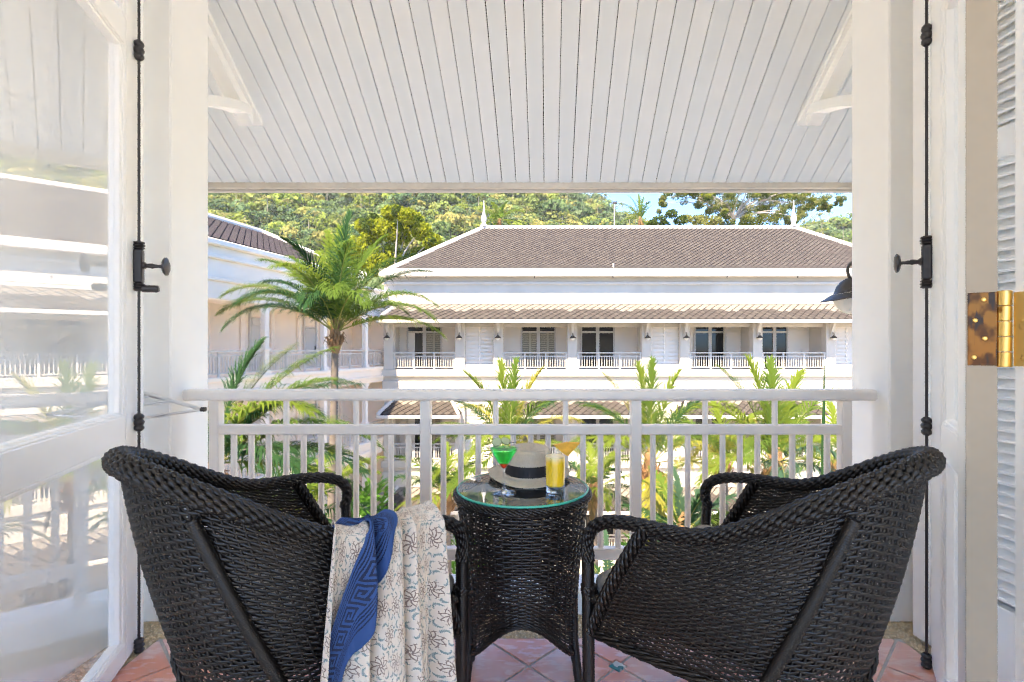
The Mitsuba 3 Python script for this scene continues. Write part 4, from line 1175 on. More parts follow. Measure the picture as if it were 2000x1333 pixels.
for fi, zf in enumerate(floors):
    ztop = 2.83 if fi == 0 else floors[fi - 1] - 0.82
    lput('corridor_floor', merge([cbox(S0, S1, -2.3, 0.10, zf - 0.16, zf - 0.002, 0.02), cbox(S0, S1, -2.3, 0.02, zf - 0.50, zf - 0.16, 0.02), cbox(S0, S1, -0.3, 0.12, zf - 0.62, zf - 0.50, 0.02), cbox(S0, S1, -0.28, 0.0, zf - 0.85, zf - 0.62, 0.02)]), 'm_cream_wall')
    lput('back_wall', box(S0, S1, -2.5, -2.25, zf - 0.002, ztop + 0.3), 'm_cream_wall')
    lput('corridor_ceiling', box(S0, S1, -2.25, -0.30, ztop + 0.06, ztop + 0.14), 'm_cream_wall')
    for s in post_s:
        lput('post', merge([cbox(s - 0.12, s + 0.12, -0.26, -0.02, zf, ztop + 0.05, 0.015), cbox(s - 0.17, s + 0.17, -0.31, 0.03, zf, zf + 0.16, 0.01), cbox(s - 0.17, s + 0.17, -0.31, 0.03, zf + 0.95, zf + 1.05, 0.01)]), 'm_warm_wall')
        for e in (-1, 1):
            ph = np.linspace(0, np.pi / 2, 9)
            R_ = 0.62
            poly = Polygon([(0, 0)] + [(R_ - R_ * math.sin(a), -(R_ - R_ * math.cos(a))) for a in ph])
            v, f = prism(poly, -0.18, -0.10)
            v = np.stack([s + e * (0.12 + v[:, 0]), v[:, 2], ztop + v[:, 1]], 1)
            lput('arch_spandrel', (v, f), 'm_warm_wall')
    # railing runs between the posts
    rr = new_key('railing', lw)
    zt_, zm_, zl_ = zf + 0.95, zf + 0.78, zf + 0.15
    scene[rr] = mikit.ply(xform(merge([cbox(S0, S1, -0.19, -0.09, zt_ - 0.06, zt_, .01), box(S0, S1, -0.165, -0.115, zm_ - 0.04, zm_), box(S0, S1, -0.165, -0.115, zl_ - 0.04, zl_)]), ML_), 'm_white_trim')
    n_ = int((S1 + 4) / 0.13)
    ss = np.linspace(-4, S1 - 0.05, n_)
    add('baluster', xform(merge([box(s - 0.014, s + 0.014, -0.155, -0.125, zl_, zm_ - 0.04) for s in ss]), ML_), 'm_white_trim', rr, kind='stuff')
    for s in np.arange(-4, S1, 1.14):
        add('post', xform(box(s - 0.03, s + 0.03, -0.17, -0.11, zf, zt_ - 0.06), ML_), 'm_lamp_metal' if False else 'm_white_trim', rr)
    # pilasters, doors and meter boxes on the corridor wall
    for s in np.arange(-3.2, S1, 1.75):
        lput('pilaster', cbox(s - 0.11, s + 0.11, -2.249, -2.15, zf, ztop + 0.06, 0.01), 'm_cream_wall')
    for s in np.arange(-2.3, S1 - 1, 3.5):
        dk = lput('door', cbox(s - 0.42, s + 0.42, -2.249, -2.20, zf + 0.004, zf + 2.05, 0.01), 'm_white_trim')
        add('frame', xform(merge([box(s - 0.52, s - 0.42, -2.2485, -2.17, zf, zf + 2.6), box(s + 0.42, s + 0.52, -2.2485, -2.17, zf, zf + 2.6), box(s - 0.42, s + 0.42, -2.2485, -2.17, zf + 2.06, zf + 2.14)]), ML_), 'm_white_trim', dk)
        add('handle', xform(cbox(s + 0.33, s + 0.37, -2.199, -2.14, zf + 0.95, zf + 1.15, .008), ML_), 'm_lamp_metal', dk)
    if fi == 0:
        bx = lput('meter_box', cbox(4.3, 4.75, -2.249, -2.12, zf + 2.05, zf + 2.4, 0.02), 'm_white_trim')
# end wall towards the straight wing, seen under the corridors
lput('end_wall', box(S1 - 0.1, S1, -2.3, 0.12, -10.6, 2.85), 'm_cream_wall')

# ================================================================ ground, courtyard, vegetation
add('courtyard_ground', box(-60, 60, 2.3, 60, -10.9, -10.6), 'm_court', kind='structure')
add('ground', (np.array([(-470, -18, -10.95), (470, -18, -10.95), (470, 335, -10.95), (-470, 335, -10.95)], float), tri([[0, 1, 2, 3]])), 'm_hill', kind='structure')


def frond(base, az, el, length, droop, leaf_len, width=0.040, n=46, seed=0, twist=0.0, fold=0.55, ragged=0.22):
    """A feather palm leaf. Returns (leaflets, rachis)."""
    r = np.random.default_rng(seed)
    m = 26
    s = np.linspace(0, 1, m)
    e = el - droop * s ** 1.6
    ds = length / (m - 1)
    hdir = np.array([math.sin(az), math.cos(az), 0])
    dirs = hdir[None] * np.cos(e)[:, None] + np.array([0, 0, 1.0]) * np.sin(e)[:, None]
    P = np.array(base) + np.r_[np.zeros((1, 3)), np.cumsum(dirs[:-1] * ds, 0)]
    side = np.array([math.cos(az), -math.sin(az), 0])
    side = side * math.cos(twist) + np.cross(hdir, side) * math.sin(twist)
    rad = np.interp(s, [0, 0.12, 1], [0.034, 0.020, 0.004]) * (length / 4.0) ** 0.5
    rach = tube(P, rad, 5)
    u = np.linspace(0.15, 0.995, n)
    vs, fs, k = [], [], 0
    for sg in (-1, 1):
        c = np.stack([np.interp(u, s, P[:, j]) for j in range(3)], 1)
        dd = np.stack([np.interp(u, s, dirs[:, j]) for j in range(3)], 1)
        dd /= np.linalg.norm(dd, axis=1, keepdims=True)
        up = np.cross(np.broadcast_to(side, dd.shape), dd); up /= np.linalg.norm(up, axis=1, keepdims=True)
        fw = np.interp(u, [0, 1], [0.60, 1.32]) + r.uniform(-ragged, ragged, n) + (0.30 if el > 1.2 else 0.0)
        fw = np.minimum(fw, 1.44)
        ln = leaf_len * np.sin(np.pi * np.clip(0.14 + 0.82 * u, 0, 1)) ** 0.6 * r.uniform(0.72, 1.12, n) * np.where(r.uniform(0, 1, n) < 0.05, 0.35, 1.0)
        d0 = dd * np.sin(fw)[:, None] * 0.8 + side[None] * sg * np.cos(fw)[:, None] + up * (fold + r.uniform(-0.12, 0.12, n))[:, None] * 0.5
        d0 /= np.linalg.norm(d0, axis=1, keepdims=True)
        dn = np.array([0, 0, -1.0])
        dr_ = r.uniform(0.5, 1.25, n)
        p0 = c
        p1 = p0 + d0 * (ln * 0.35)[:, None]
        d1 = d0 + dn * (dr_ * 0.55)[:, None]; d1 /= np.linalg.norm(d1, axis=1, keepdims=True)
        p2 = p1 + d1 * (ln * 0.35)[:, None]
        d2 = d1 + dn * (dr_ * 0.9)[:, None]; d2 /= np.linalg.norm(d2, axis=1, keepdims=True)
        p3 = p2 + d2 * (ln * 0.30)[:, None]
        wv = np.cross(d0, up); wv /= np.linalg.norm(wv, axis=1, keepdims=True) + 1e-9
        w = width * r.uniform(0.8, 1.15, n)[:, None] * 0.5
        a = [p0 - wv * w * 0.6, p0 + wv * w * 0.6, p1 - wv * w, p1 + wv * w, p2 - wv * w * 0.75, p2 + wv * w * 0.75, p3]
        v = np.stack(a, 1).reshape(-1, 3)
        f = np.array([[0, 1, 3], [0, 3, 2], [2, 3, 5], [2, 5, 4], [4, 5, 6]])
        f = (f[None] + (np.arange(n) * 7)[:, None, None]).reshape(-1, 3)
        vs.append(v); fs.append(f + k); k += len(v)
    return (np.vstack(vs), np.vstack(fs)), rach


def palm(label, base, crown, fronds, mats, leaf_len=0.7, width=0.045, group=None, trunk_r=(0.17, 0.13), n=46, seed=0, fibre=True, name='coconut_palm', parts=True):
    p = thing(name, label, 'palm tree', group)
    base, crown = np.array(base, float), np.array(crown, float)
    q = np.linspace(0, 1, 30)
    mid = (base + crown) / 2 + np.array([0.3 * (crown[0] - base[0]), 0, 0])
    P = (1 - q)[:, None] ** 2 * base + (2 * q * (1 - q))[:, None] * mid + (q ** 2)[:, None] * crown
    H_ = np.linalg.norm(crown - base)
    s = np.linspace(0, 1, max(12, int(H_ / 0.06)))
    PP = np.stack([np.interp(s, q, P[:, j]) for j in range(3)], 1)
    rr = np.interp(s, [0, 0.06, 1], [trunk_r[0] * 1.35, trunk_r[0], trunk_r[1]]) * (1 + 0.035 * np.sin(s * H_ / 0.19 * 2 * np.pi))
    add('trunk', tube(PP, rr, 10), 'm_trunk', p, smooth=True)
    if fibre:
        r = np.random.default_rng(seed + 99)
        ms = [lathe(np.array([(trunk_r[1] * 1.0, -0.75), (trunk_r[1] * 1.7, -0.5), (trunk_r[1] * 1.55, -0.1), (trunk_r[1] * 1.2, 0.3), (0.02, 0.5)]), 10, tuple(crown))]
        for k in range(26):
            a = r.uniform(0, 6.28); z0 = r.uniform(-0.7, -0.2)
            o = crown + np.array([math.cos(a) * trunk_r[1] * 1.5, math.sin(a) * trunk_r[1] * 1.5, z0])
            ms.append(tube([o, o + np.array([math.cos(a) * 0.12, math.sin(a) * 0.12, r.uniform(0.1, 0.3)]), o + np.array([math.cos(a) * 0.22, math.sin(a) * 0.22, r.uniform(-0.05, 0.2)])], [0.045, 0.03, 0.008], 4))
        add('crown_fibre', merge(ms), 'm_fibre', p)
    rd = np.random.default_rng(seed + 7)
    fronds = list(fronds)
    if fibre and parts and seed != 1:
        fronds.append((rd.uniform(60, 300), -58, max(f[2] for f in fronds) * 0.40, 25, 'm_frond_dry'))
    for k, fr in enumerate(fronds):
        az, el, ln, dp = fr[:4]
        mt = fr[4] if len(fr) > 4 else mats[k % len(mats)]
        az, el, dp = math.radians(az), math.radians(el), math.radians(dp)
        lf, rc = frond(crown + np.array([math.sin(az), math.cos(az), 0]) * 0.06, az, el, ln, dp, leaf_len * min(1, ln / 3.2 + 0.15), width, n=n, seed=seed * 100 + k, twist=fr[5] if len(fr) > 5 else 0.0)
        fk = add('frond', lf, mt, p)
        add('midrib', rc, 'm_rachis', fk, smooth=True)
    return p


def rand_fronds(n, ln, seed, el0=82, el1=8, dp=(50, 110)):
    r = np.random.default_rng(seed)
    out = []
    for k in range(n):
        f = k / (n - 1)
        out.append((k * 137.5 + r.uniform(-18, 18), el0 + (el1 - el0) * f ** 0.9 + r.uniform(-7, 7), ln * r.uniform(0.85, 1.1) * (0.8 + 0.2 * math.sin(f * 3)), dp[0] + (dp[1] - dp[0]) * r.uniform(0, 1) * (0.5 + 0.5 * f)))
    return out


GND = -10.6
# the tall palm in front of the corner (azimuth 0 = away, 90 = right, -90 = left)
pd = 17.0
p1f = [(-92, 38, 4.9, 78), (-70, 52, 4.6, 62), (-60, 66, 4.5, 48), (-30, 76, 5.0, 30), (5, 84, 5.3, 22), (40, 74, 4.9, 34), (75, 66, 4.6, 52), (88, 50, 3.2, 95),
       (96, 20, 4.6, 62), (110, 40, 3.8, 100), (-115, 28, 4.4, 90), (-140, 48, 4.2, 96), (160, 55, 4.0, 100), (130, 62, 4.3, 84), (-165, 70, 4.4, 60), (-100, 8, 3.4, 80), (-45, 20, 3.6, 80), (30, 30, 3.8, 80), (180, 25, 3.2, 95), (-15, 80, 4.9, 26, 'm_frond_lime'), (20, 70, 4.8, 40, 'm_frond_lime'), (-50, 58, 4.6, 60, 'm_frond_lime'), (100, 44, 4.7, 84), (-80, 46, 4.9, 84, 'm_frond_green'), (-125, 64, 4.6, 70), (150, 68, 4.5, 62), (70, 30, 4.0, 90, 'm_frond_dark'), (-108, 52, 4.6, 92), (175, 48, 4.0, 100)]
palm('tall coconut palm with a full drooping crown standing in front of the arcade corner', (X(632, pd), pd, GND), (X(655, pd), pd, Z(648, pd)), [(f[0], f[1], f[2] * 0.84, *f[3:]) for i_, f in enumerate(p1f) if i_ not in (9, 10, 13, 15, 16, 17, 18, 24, 26)] + [(-75, 62, 4.1, 58), (80, 58, 4.0, 66), (-35, 68, 4.0, 44, 'm_frond_lime'), (35, 66, 4.0, 50), (-170, 60, 3.8, 84, 'm_frond_lime'), (145, 44, 3.7, 90), (-135, 34, 3.6, 92), (105, 34, 3.9, 78)],
     ['m_frond_green', 'm_frond_dark', 'm_frond_green', 'm_frond_lime', 'm_frond_dark'], leaf_len=0.98, width=0.036, n=92, seed=1, trunk_r=(0.155, 0.115))
# low palm near the left column, dark green
palm('dark green palm crowding the railing beside the left column', (X(400, 9.0), 9.2, GND), (X(408, 9.0), 9.0, Z(905, 9.0)),
     [(68, 60, 2.95, 40), (82, 50, 3.0, 58), (100, 35, 3.0, 60), (60, 70, 2.5, 34), (95, 18, 2.9, 55), (80, 0, 2.6, 40), (120, 25, 2.6, 60), (40, 50, 3.0, 60), (110, 55, 2.7, 85), (30, 76, 2.4, 26), (-60, 50, 2.8, 70), (150, 40, 2.4, 70), (75, 30, 3.1, 75), (65, 12, 2.8, 50), (88, 60, 2.4, 100)],
     ['m_frond_green', 'm_frond_dark', 'm_frond_green', 'm_frond_lime', 'm_frond_dark'], leaf_len=0.80, width=0.034, n=70, seed=2, trunk_r=(0.14, 0.11))
palm('short palm with pale arching fronds low behind the left end of the railing', (X(600, 13.0), 13.5, GND), (X(585, 13.0), 13.0, Z(1010, 13.0)),
     rand_fronds(16, 2.9, 31, 70, 10), ['m_frond_lime', 'm_frond_green', 'm_frond_dark'], leaf_len=0.7, seed=3, trunk_r=(0.15, 0.12))
palm('lime palm whose fronds rise behind the railing above the straw hat', (X(1000, 16.5), 16.8, GND), (X(993, 16.5), 16.5, Z(880, 16.5)),
     [(-20, 80, 3.0, 20), (20, 83, 3.0, 18), (60, 76, 2.9, 30), (-70, 72, 3.0, 36), (-95, 40, 3.0, 80), (-80, 25, 2.9, 70), (85, 48, 2.8, 78), (100, 20, 2.7, 70), (-110, 5, 2.6, 60), (-130, -10, 2.5, 40), (150, 30, 2.5, 90), (180, 50, 2.6, 90), (-160, 45, 2.6, 90), (45, 60, 2.7, 70), (-45, 55, 2.8, 74), (-85, 58, 2.7, 50, 'm_frond_dark'), (88, 62, 2.7, 55, 'm_frond_dark')],
     ['m_frond_lime', 'm_frond_green', 'm_frond_yellow', 'm_frond_lime'], leaf_len=0.88, width=0.036, n=64, seed=4, trunk_r=(0.17, 0.13))
palm('yellow-green palm with an upright crown in the middle of the right railing bays', (X(1268, 15.0), 15.0, GND), (X(1270, 15.0), 15.0, Z(905, 15.0)),
     [(-15, 82, 3.0, 16), (20, 84, 3.1, 14), (65, 78, 2.9, 26), (-75, 74, 3.0, 30), (-90, 40, 2.8, 85), (95, 42, 2.9, 85), (-110, 15, 2.6, 70), (105, 12, 2.6, 70), (-130, 50, 2.6, 95), (140, 50, 2.7, 90), (170, -55, 2.3, 20, 'm_frond_yellow'), (195, -60, 2.5, 20, 'm_frond_yellow'), (120, -50, 2.0, 25, 'm_frond_yellow'), (-60, 60, 2.8, 64), (60, 60, 2.7, 64), (-85, 62, 2.8, 56, 'm_frond_dark'), (88, 66, 2.8, 50, 'm_frond_dark')],
     ['m_frond_lime', 'm_frond_green', 'm_frond_lime', 'm_frond_yellow'], leaf_len=0.88, width=0.036, n=64, seed=5, trunk_r=(0.17, 0.13))
palm('broad bright palm filling the rightmost railing bay', (X(1500, 12.5), 12.5, GND), (X(1515, 12.5), 12.5, Z(905, 12.5)),
     [(-25, 80, 2.7, 20), (15, 82, 2.6, 20), (-80, 64, 2.7, 60), (-88, 42, 2.8, 80), (80, 66, 2.6, 56), (92, 40, 2.5, 84), (55, 74, 2.6, 36), (-60, 74, 2.7, 34), (-110, 18, 2.4, 70), (110, 18, 2.4, 70), (160, 40, 2.3, 90, 'm_frond_blue'), (140, 10, 2.0, 60, 'm_frond_blue'), (200, 20, 2.0, 70, 'm_frond_blue'), (-140, 45, 2.3, 90), (-40, 55, 2.7, 70), (40, 55, 2.6, 70)],
     ['m_frond_lime', 'm_frond_green', 'm_frond_lime'], leaf_len=0.82, width=0.034, n=64, seed=6, trunk_r=(0.15, 0.12))
palm('dark spiky palm low behind the arm of the right chair', (X(1330, 12.0), 12.0, GND), (X(1335, 12.0), 12.0, Z(1040, 12.0)),
     rand_fronds(15, 1.9, 61, 75, 5, (25, 60)), ['m_frond_blue', 'm_frond_dark', 'm_frond_green'], leaf_len=0.55, seed=7, trunk_r=(0.14, 0.11))
palm('dusky palm low in the courtyard left of the wicker table', (X(880, 18.0), 18.0, GND), (X(872, 18.0), 18.0, Z(965, 18.0)),
     rand_fronds(16, 2.7, 71, 72, 2, (50, 100)), ['m_frond_lime', 'm_frond_dark', 'm_frond_green'], leaf_len=0.7, seed=8, trunk_r=(0.16, 0.13))
palm('small palm at the foot of the far wing right of the table', (X(1165, 19.0), 19.0, GND), (X(1160, 19.0), 19.0, Z(955, 19.0)),
     rand_fronds(15, 2.6, 81, 72, 2, (50, 100)), ['m_frond_lime', 'm_frond_green', 'm_frond_dark'], leaf_len=0.65, seed=9, trunk_r=(0.15, 0.12))
palm('full palm behind the right end of the railing', (X(1420, 19.5), 19.5, GND), (X(1415, 19.5), 19.5, Z(900, 19.5)),
     rand_fronds(17, 3.2, 91, 78, 5, (50, 110)), ['m_frond_lime', 'm_frond_yellow', 'm_frond_green'], leaf_len=0.8, width=0.055, seed=10, trunk_r=(0.17, 0.13))
palm('lime palm at the far right end of the courtyard', (X(1620, 17.0), 17.0, GND), (X(1640, 17.0), 17.0, Z(900, 17.0)),
     rand_fronds(16, 3.0, 101, 78, 5, (50, 110)), ['m_frond_lime', 'm_frond_green'], leaf_len=0.75, seed=11, trunk_r=(0.17, 0.13))
# low agave-like plants right below the railing
for (lab, px, py, dd, s) in (('spiky dark plant just outside the kerb between the chairs', 1190, 1150, 6.5, 0.9), ('low dark fan plant below the railing left of centre', 610, 1100, 9.5, 1.2)):
    palm(lab, (X(px, dd), dd, Z(py, dd) - 2.0), (X(px, dd), dd, Z(py, dd) + 0.05), rand_fronds(12, s, int(px), 70, 5, (30, 70)), ['m_frond_blue', 'm_frond_dark'], leaf_len=0.35, width=0.03, n=30, seed=int(px) % 50 + 12, fibre=False, name='fan_plant', trunk_r=(0.06, 0.05))
# one tall young leaf spear at the right
sp_ = thing('palm_spear', 'single unopened dark palm leaf standing upright at the right end of the railing', 'leaf')
add('blade', tube([(X(1606, 9.0), 9.0, Z(1010, 9.0)), (X(1608, 9.0), 9.0, Z(850, 9.0)), (X(1610, 9.0), 9.0, Z(715, 9.0))], [0.03, 0.035, 0.008], 6, squash=0.4), 'm_frond_dark', sp_, smooth=True)
add('stalk', tube([(X(1600, 9.0), 9.1, GND), (X(1606, 9.0), 9.0, Z(1010, 9.0))], [0.08, 0.035], 6), 'm_trunk', sp_, smooth=True)

# palms behind the roof ridge
palm('palm top showing over the roof ridge beside the left finial', (X(980, 62), 62, GND), (X(976, 62), 62, Z(432, 62)), rand_fronds(15, 3.4, 121, 78, 0, (50, 110)), ['m_frond_lime', 'm_frond_green'], leaf_len=0.8, width=0.10, n=26, seed=14, group='palms behind the ridge')
palm('wind-blown palm against the sky over the middle of the ridge', (X(1252, 66), 66, GND), (X(1250, 66), 66, Z(430, 66)),
     [(-95, 40, 3.6, 80), (-90, 62, 3.8, 70), (-60, 78, 3.9, 34), (0, 84, 3.7, 20), (40, 80, 3.4, 20), (80, 60, 2.4, 20), (-110, 10, 3.0, 60), (100, -30, 2.2, 30), (120, -40, 2.4, 20), (-130, 50, 3.2, 80), (160, 60, 3.0, 60)], ['m_frond_lime', 'm_frond_green', 'm_frond_green'], leaf_len=0.8, width=0.10, n=26, seed=15, group='palms behind the ridge')


# ---------------------------------------------------------------- broad-leaved trees
def leaf_quads(c, size, r, flat=0.6):
    n = len(c)
    d = r.normal(size=(n, 3)); d[:, 2] = np.abs(d[:, 2]) * flat + 0.25; d /= np.linalg.norm(d, axis=1, keepdims=True)
    a = np.cross(d, r.normal(size=(n, 3))); a /= np.linalg.norm(a, axis=1, keepdims=True)
    b = np.cross(d, a)
    s = size * r.uniform(0.6, 1.25, n)[:, None]
    v = np.stack([c - a * s * 0.5, c + b * s * 0.32, c + a * s * 0.5, c - b * s * 0.32], 1).reshape(-1, 3)
    f = (np.array([[0, 1, 2], [0, 2, 3]])[None] + (np.arange(n) * 4)[:, None, None]).reshape(-1, 3)
    return v, f


def clumps(centres, radii, per, size, r, squash=0.7):
    pts = []
    for c, ra in zip(centres, radii):
        d = r.normal(size=(per, 3)); d /= np.linalg.norm(d, axis=1, keepdims=True)
        rad = ra * r.uniform(0.25, 1.0, per) ** 0.45
        pts.append(np.array(c) + d * rad[:, None] * np.array([1, 1, squash]))
    return leaf_quads(np.vstack(pts), size, r)


def branch_tree(tr, base, fork, centres, r, r0, mt='m_bark', every=1):
    limbs = [tube(smooth_path([base, (np.array(base) + np.array(fork)) / 2 + r.normal(0, 0.15, 3), fork], 12), np.linspace(r0, r0 * 0.7, 12), 8)]
    for c in centres[::every]:
        c = np.array(c); f = np.array(fork)
        m = f + (c - f) * 0.5 + np.array([0, 0, 0.12 * np.linalg.norm(c - f)]) + r.normal(0, 0.2, 3)
        limbs.append(tube(smooth_path([f, m, c], 9), np.linspace(r0 * 0.42, r0 * 0.06, 9), 5))
    add('trunk', limbs[0], mt, tr, smooth=True)
    add('limb', merge(limbs[1:]), mt, tr, smooth=True)


r_ = np.random.default_rng(5)
# bright round tree behind the gap between the wings
tr = thing('round_tree', 'dense bright yellow-green tree rising behind the gap between the two wings', 'tree')
dd = 46.0
cs, ra = [], []
for (px, py, q) in [(770, 455, 34), (735, 430, 22), (765, 415, 20), (800, 430, 24), (825, 462, 22), (720, 465, 24), (705, 440, 16), (845, 475, 16), (700, 490, 24), (760, 500, 34), (815, 500, 28), (745, 445, 20), (780, 425, 20), (740, 520, 30), (690, 520, 20), (800, 540, 30)]:
    for k in range(2):
        cs.append((X(px + r_.uniform(-8, 8), dd), dd + r_.uniform(-2.0, 1.6), Z(py + r_.uniform(-8, 8), dd))); ra.append(q * dd / F * r_.uniform(0.75, 1.0))
add('crown', clumps(cs, ra, 560, 0.34, r_, 0.85), 'm_tree_lime', tr)
cs2 = [tuple(np.array(c) + r_.normal(0, 0.3, 3)) for c in cs[::2]]
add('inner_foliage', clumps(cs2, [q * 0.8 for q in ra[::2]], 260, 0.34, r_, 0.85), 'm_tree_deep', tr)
branch_tree(tr, (X(770, dd), dd, GND), (X(768, dd), dd, Z(560, dd)), cs, r_, 0.32, every=3)
# open spreading tree at the right, behind the ridge
tr = thing('spreading_tree', 'open flat-topped tree with gaps of sky behind the right end of the roof ridge', 'tree')
dd = 58.0
spots = [(1300, 382, 10), (1296, 396, 7), (1330, 376, 14), (1350, 384, 12), (1366, 398, 11), (1344, 372, 12), (1385, 380, 16), (1392, 402, 13), (1400, 372, 14), (1418, 388, 14), (1412, 410, 15), (1440, 376, 16), (1450, 396, 14), (1462, 412, 12), (1470, 382, 15), (1480, 430, 20), (1492, 408, 16), (1498, 376, 14), (1512, 396, 13), (1508, 428, 18), (1528, 414, 12), (1530, 380, 16), (1548, 396, 10), (1560, 386, 16), (1572, 402, 12), (1566, 414, 8), (1590, 392, 14), (1584, 374, 12), (1612, 388, 11), (1630, 394, 8), (1640, 397, 5), (1620, 400, 6), (1535, 436, 12), (1450, 434, 12), (1425, 432, 9), (1380, 372, 18), (1430, 366, 20), (1480, 362, 22), (1520, 362, 20), (1560, 366, 16), (1340, 364, 14), (1396, 424, 8), (1550, 430, 8)]
cs, ra = [], []
for px, py, q in spots:
    for k in range(5):
        a = r_.uniform(0, 6.28); rr = q * r_.uniform(0.1, 1.05)
        cs.append((X(px + rr * 1.25 * math.cos(a), dd), dd + r_.uniform(-3, 3), Z(py + rr * 0.62 * math.sin(a), dd))); ra.append(q * dd / F * r_.uniform(0.6, 1.05))
add('crown', clumps(cs, ra, 80, 0.24, r_, 0.6), 'm_tree_olive', tr)
add('shaded_foliage', clumps([(x, y, z - 0.25) for x, y, z in cs], ra, 40, 0.25, r_, 0.5), 'm_tree_deep', tr)  # darker leaf copy hung lower paints shade under the clumps
add('flush', clumps([cs[i] for i in range(0, len(cs), 3)], [ra[i] * 0.8 for i in range(0, len(cs), 3)], 70, 0.25, r_, 0.5), 'm_tree_lime', tr)
branch_tree(tr, (X(1436, dd), dd, GND), (X(1432, dd), dd, Z(428, dd)), cs, r_, 0.30, every=7)
# lower trees along the ridge
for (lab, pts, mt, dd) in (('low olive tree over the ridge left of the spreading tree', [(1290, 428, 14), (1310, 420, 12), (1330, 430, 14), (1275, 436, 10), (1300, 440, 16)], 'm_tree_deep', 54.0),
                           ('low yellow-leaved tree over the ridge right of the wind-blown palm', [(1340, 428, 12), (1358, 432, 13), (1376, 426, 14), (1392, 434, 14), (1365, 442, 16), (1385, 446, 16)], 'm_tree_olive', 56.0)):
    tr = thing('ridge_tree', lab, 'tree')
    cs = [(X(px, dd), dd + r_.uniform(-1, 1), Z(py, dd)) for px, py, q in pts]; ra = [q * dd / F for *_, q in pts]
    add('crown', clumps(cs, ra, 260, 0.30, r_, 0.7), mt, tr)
    branch_tree(tr, (X(pts[1][0], dd), dd, GND), (X(pts[1][0], dd), dd, Z(470, dd)), cs, r_, 0.18)
# shrubs at the foot of the wings
for (lab, px, py, dd, w, h, mt) in (('bright green leafy shrub at the foot of the corner between the wings', 722, 990, 23.5, 1.0, 2.0, 'm_shrub'), ('second green shrub against the corner wall behind the cloth', 690, 1000, 22.0, 0.9, 1.7, 'm_shrub'),
                                    ('clipped shrub at the foot of the far wing behind the table', 890, 1085, 22.0, 1.2, 1.3, 'm_shrub'), ('dark shrub under the rightmost palms', 1450, 1060, 20.0, 2.2, 1.8, 'm_tree_deep'), ('shrub bed below the middle of the right railing', 1300, 1080, 22.0, 2.0, 1.2, 'm_shrub')):
    sb = thing('shrub', lab, 'shrub')
    c = np.array([X(px, dd), dd, Z(py, dd)])
    n_ = 420
    v, f = [], []
    for k in range(n_):
        a = r_.uniform(0, 6.28); rr = w * r_.uniform(0, 1) ** 0.5
        o = c + np.array([math.cos(a) * rr, math.sin(a) * rr, r_.uniform(-h, h * 0.5)])
        u = np.array([math.cos(a + r_.normal(0, .6)), math.sin(a + r_.normal(0, .6)), r_.uniform(0.3, 1.6)]); u /= np.linalg.norm(u)
        s_ = np.cross(u, r_.normal(size=3)); s_ /= np.linalg.norm(s_)
        L_ = r_.uniform(0.35, 0.7); ww = 0.07
        i0 = len(v)
        v += [o, o + u * L_ * 0.5 + s_ * ww, o + u * L_ - np.array([0, 0, 0.12]), o + u * L_ * 0.5 - s_ * ww]
        f += [[i0, i0 + 1, i0 + 2], [i0, i0 + 2, i0 + 3]]
    add('foliage', (np.array(v), np.array(f)), mt, sb)
    add('stem', merge([tube([(c[0] + r_.uniform(-.5, .5) * w, c[1], GND), (c[0] + r_.uniform(-.6, .6) * w, c[1], c[2])], 0.03, 5) for _ in range(6)]), 'm_bark', sb)

# light pole behind the ridge
lp = thing('light_pole', 'thin white floodlight pole standing behind the roof ridge', 'pole')
add('mast', tube([(X(1200, 50), 50, GND), (X(1200, 50), 50, Z(397, 50))], 0.055, 8), 'm_white_trim', lp, smooth=True)
add('lamp_head', cbox(X(1200, 50) - 0.18, X(1200, 50) + 0.28, 49.9, 50.1, Z(399, 50), Z(394, 50), .03), 'm_lamp_metal', lp)

# ---------------------------------------------------------------- forested hill
prof = np.array([(-500, 330), (300, 318), (700, 330), (1000, 350), (1070, 372), (1100, 392), (1140, 402), (1175, 412), (1200, 430), (1250, 452), (1300, 470), (1450, 476), (1550, 468), (1590, 457), (1620, 450), (1670, 444), (1800, 430), (2600, 420)], float)
DT, DB = 270.0, 95.0
def crest(x):                                   # crest height at depth DT
    px = CX + F * x / DT
    return Z(np.interp(px, prof[:, 0], prof[:, 1]) + 9.0, DT)
def hill_z(x, y):
    u = np.clip((y - DB) / (DT - DB), 0, 1.25)
    base = -10.6
    hgt = crest(x * DT / np.maximum(y, 60.0) * 0.55 + x * 0.45)
    rel = (3 * np.minimum(u, 1) ** 2 - 2 * np.minimum(u, 1) ** 3) * 0.5 + np.minimum(u, 1) * 0.5
    back = np.where(u > 1, (u - 1) * 60, 0)
    nz = (meshkit.fbm(np.stack([x * 0.02, y * 0.02, x * 0], -1), 3, 3) - 0.5) * 9 * np.minimum(u * 3, 1) * np.clip(1.15 - u, 0.1, 1)
    return base + (hgt - base) * rel + nz - back
gx, gy = np.meshgrid(np.linspace(-420, 420, 141), np.linspace(DB, DT + 40, 60), indexing='ij')
S = np.stack([gx, gy, hill_z(gx, gy)], -1)
add('hill', grid(S), 'm_hill', smooth=True, kind='structure')

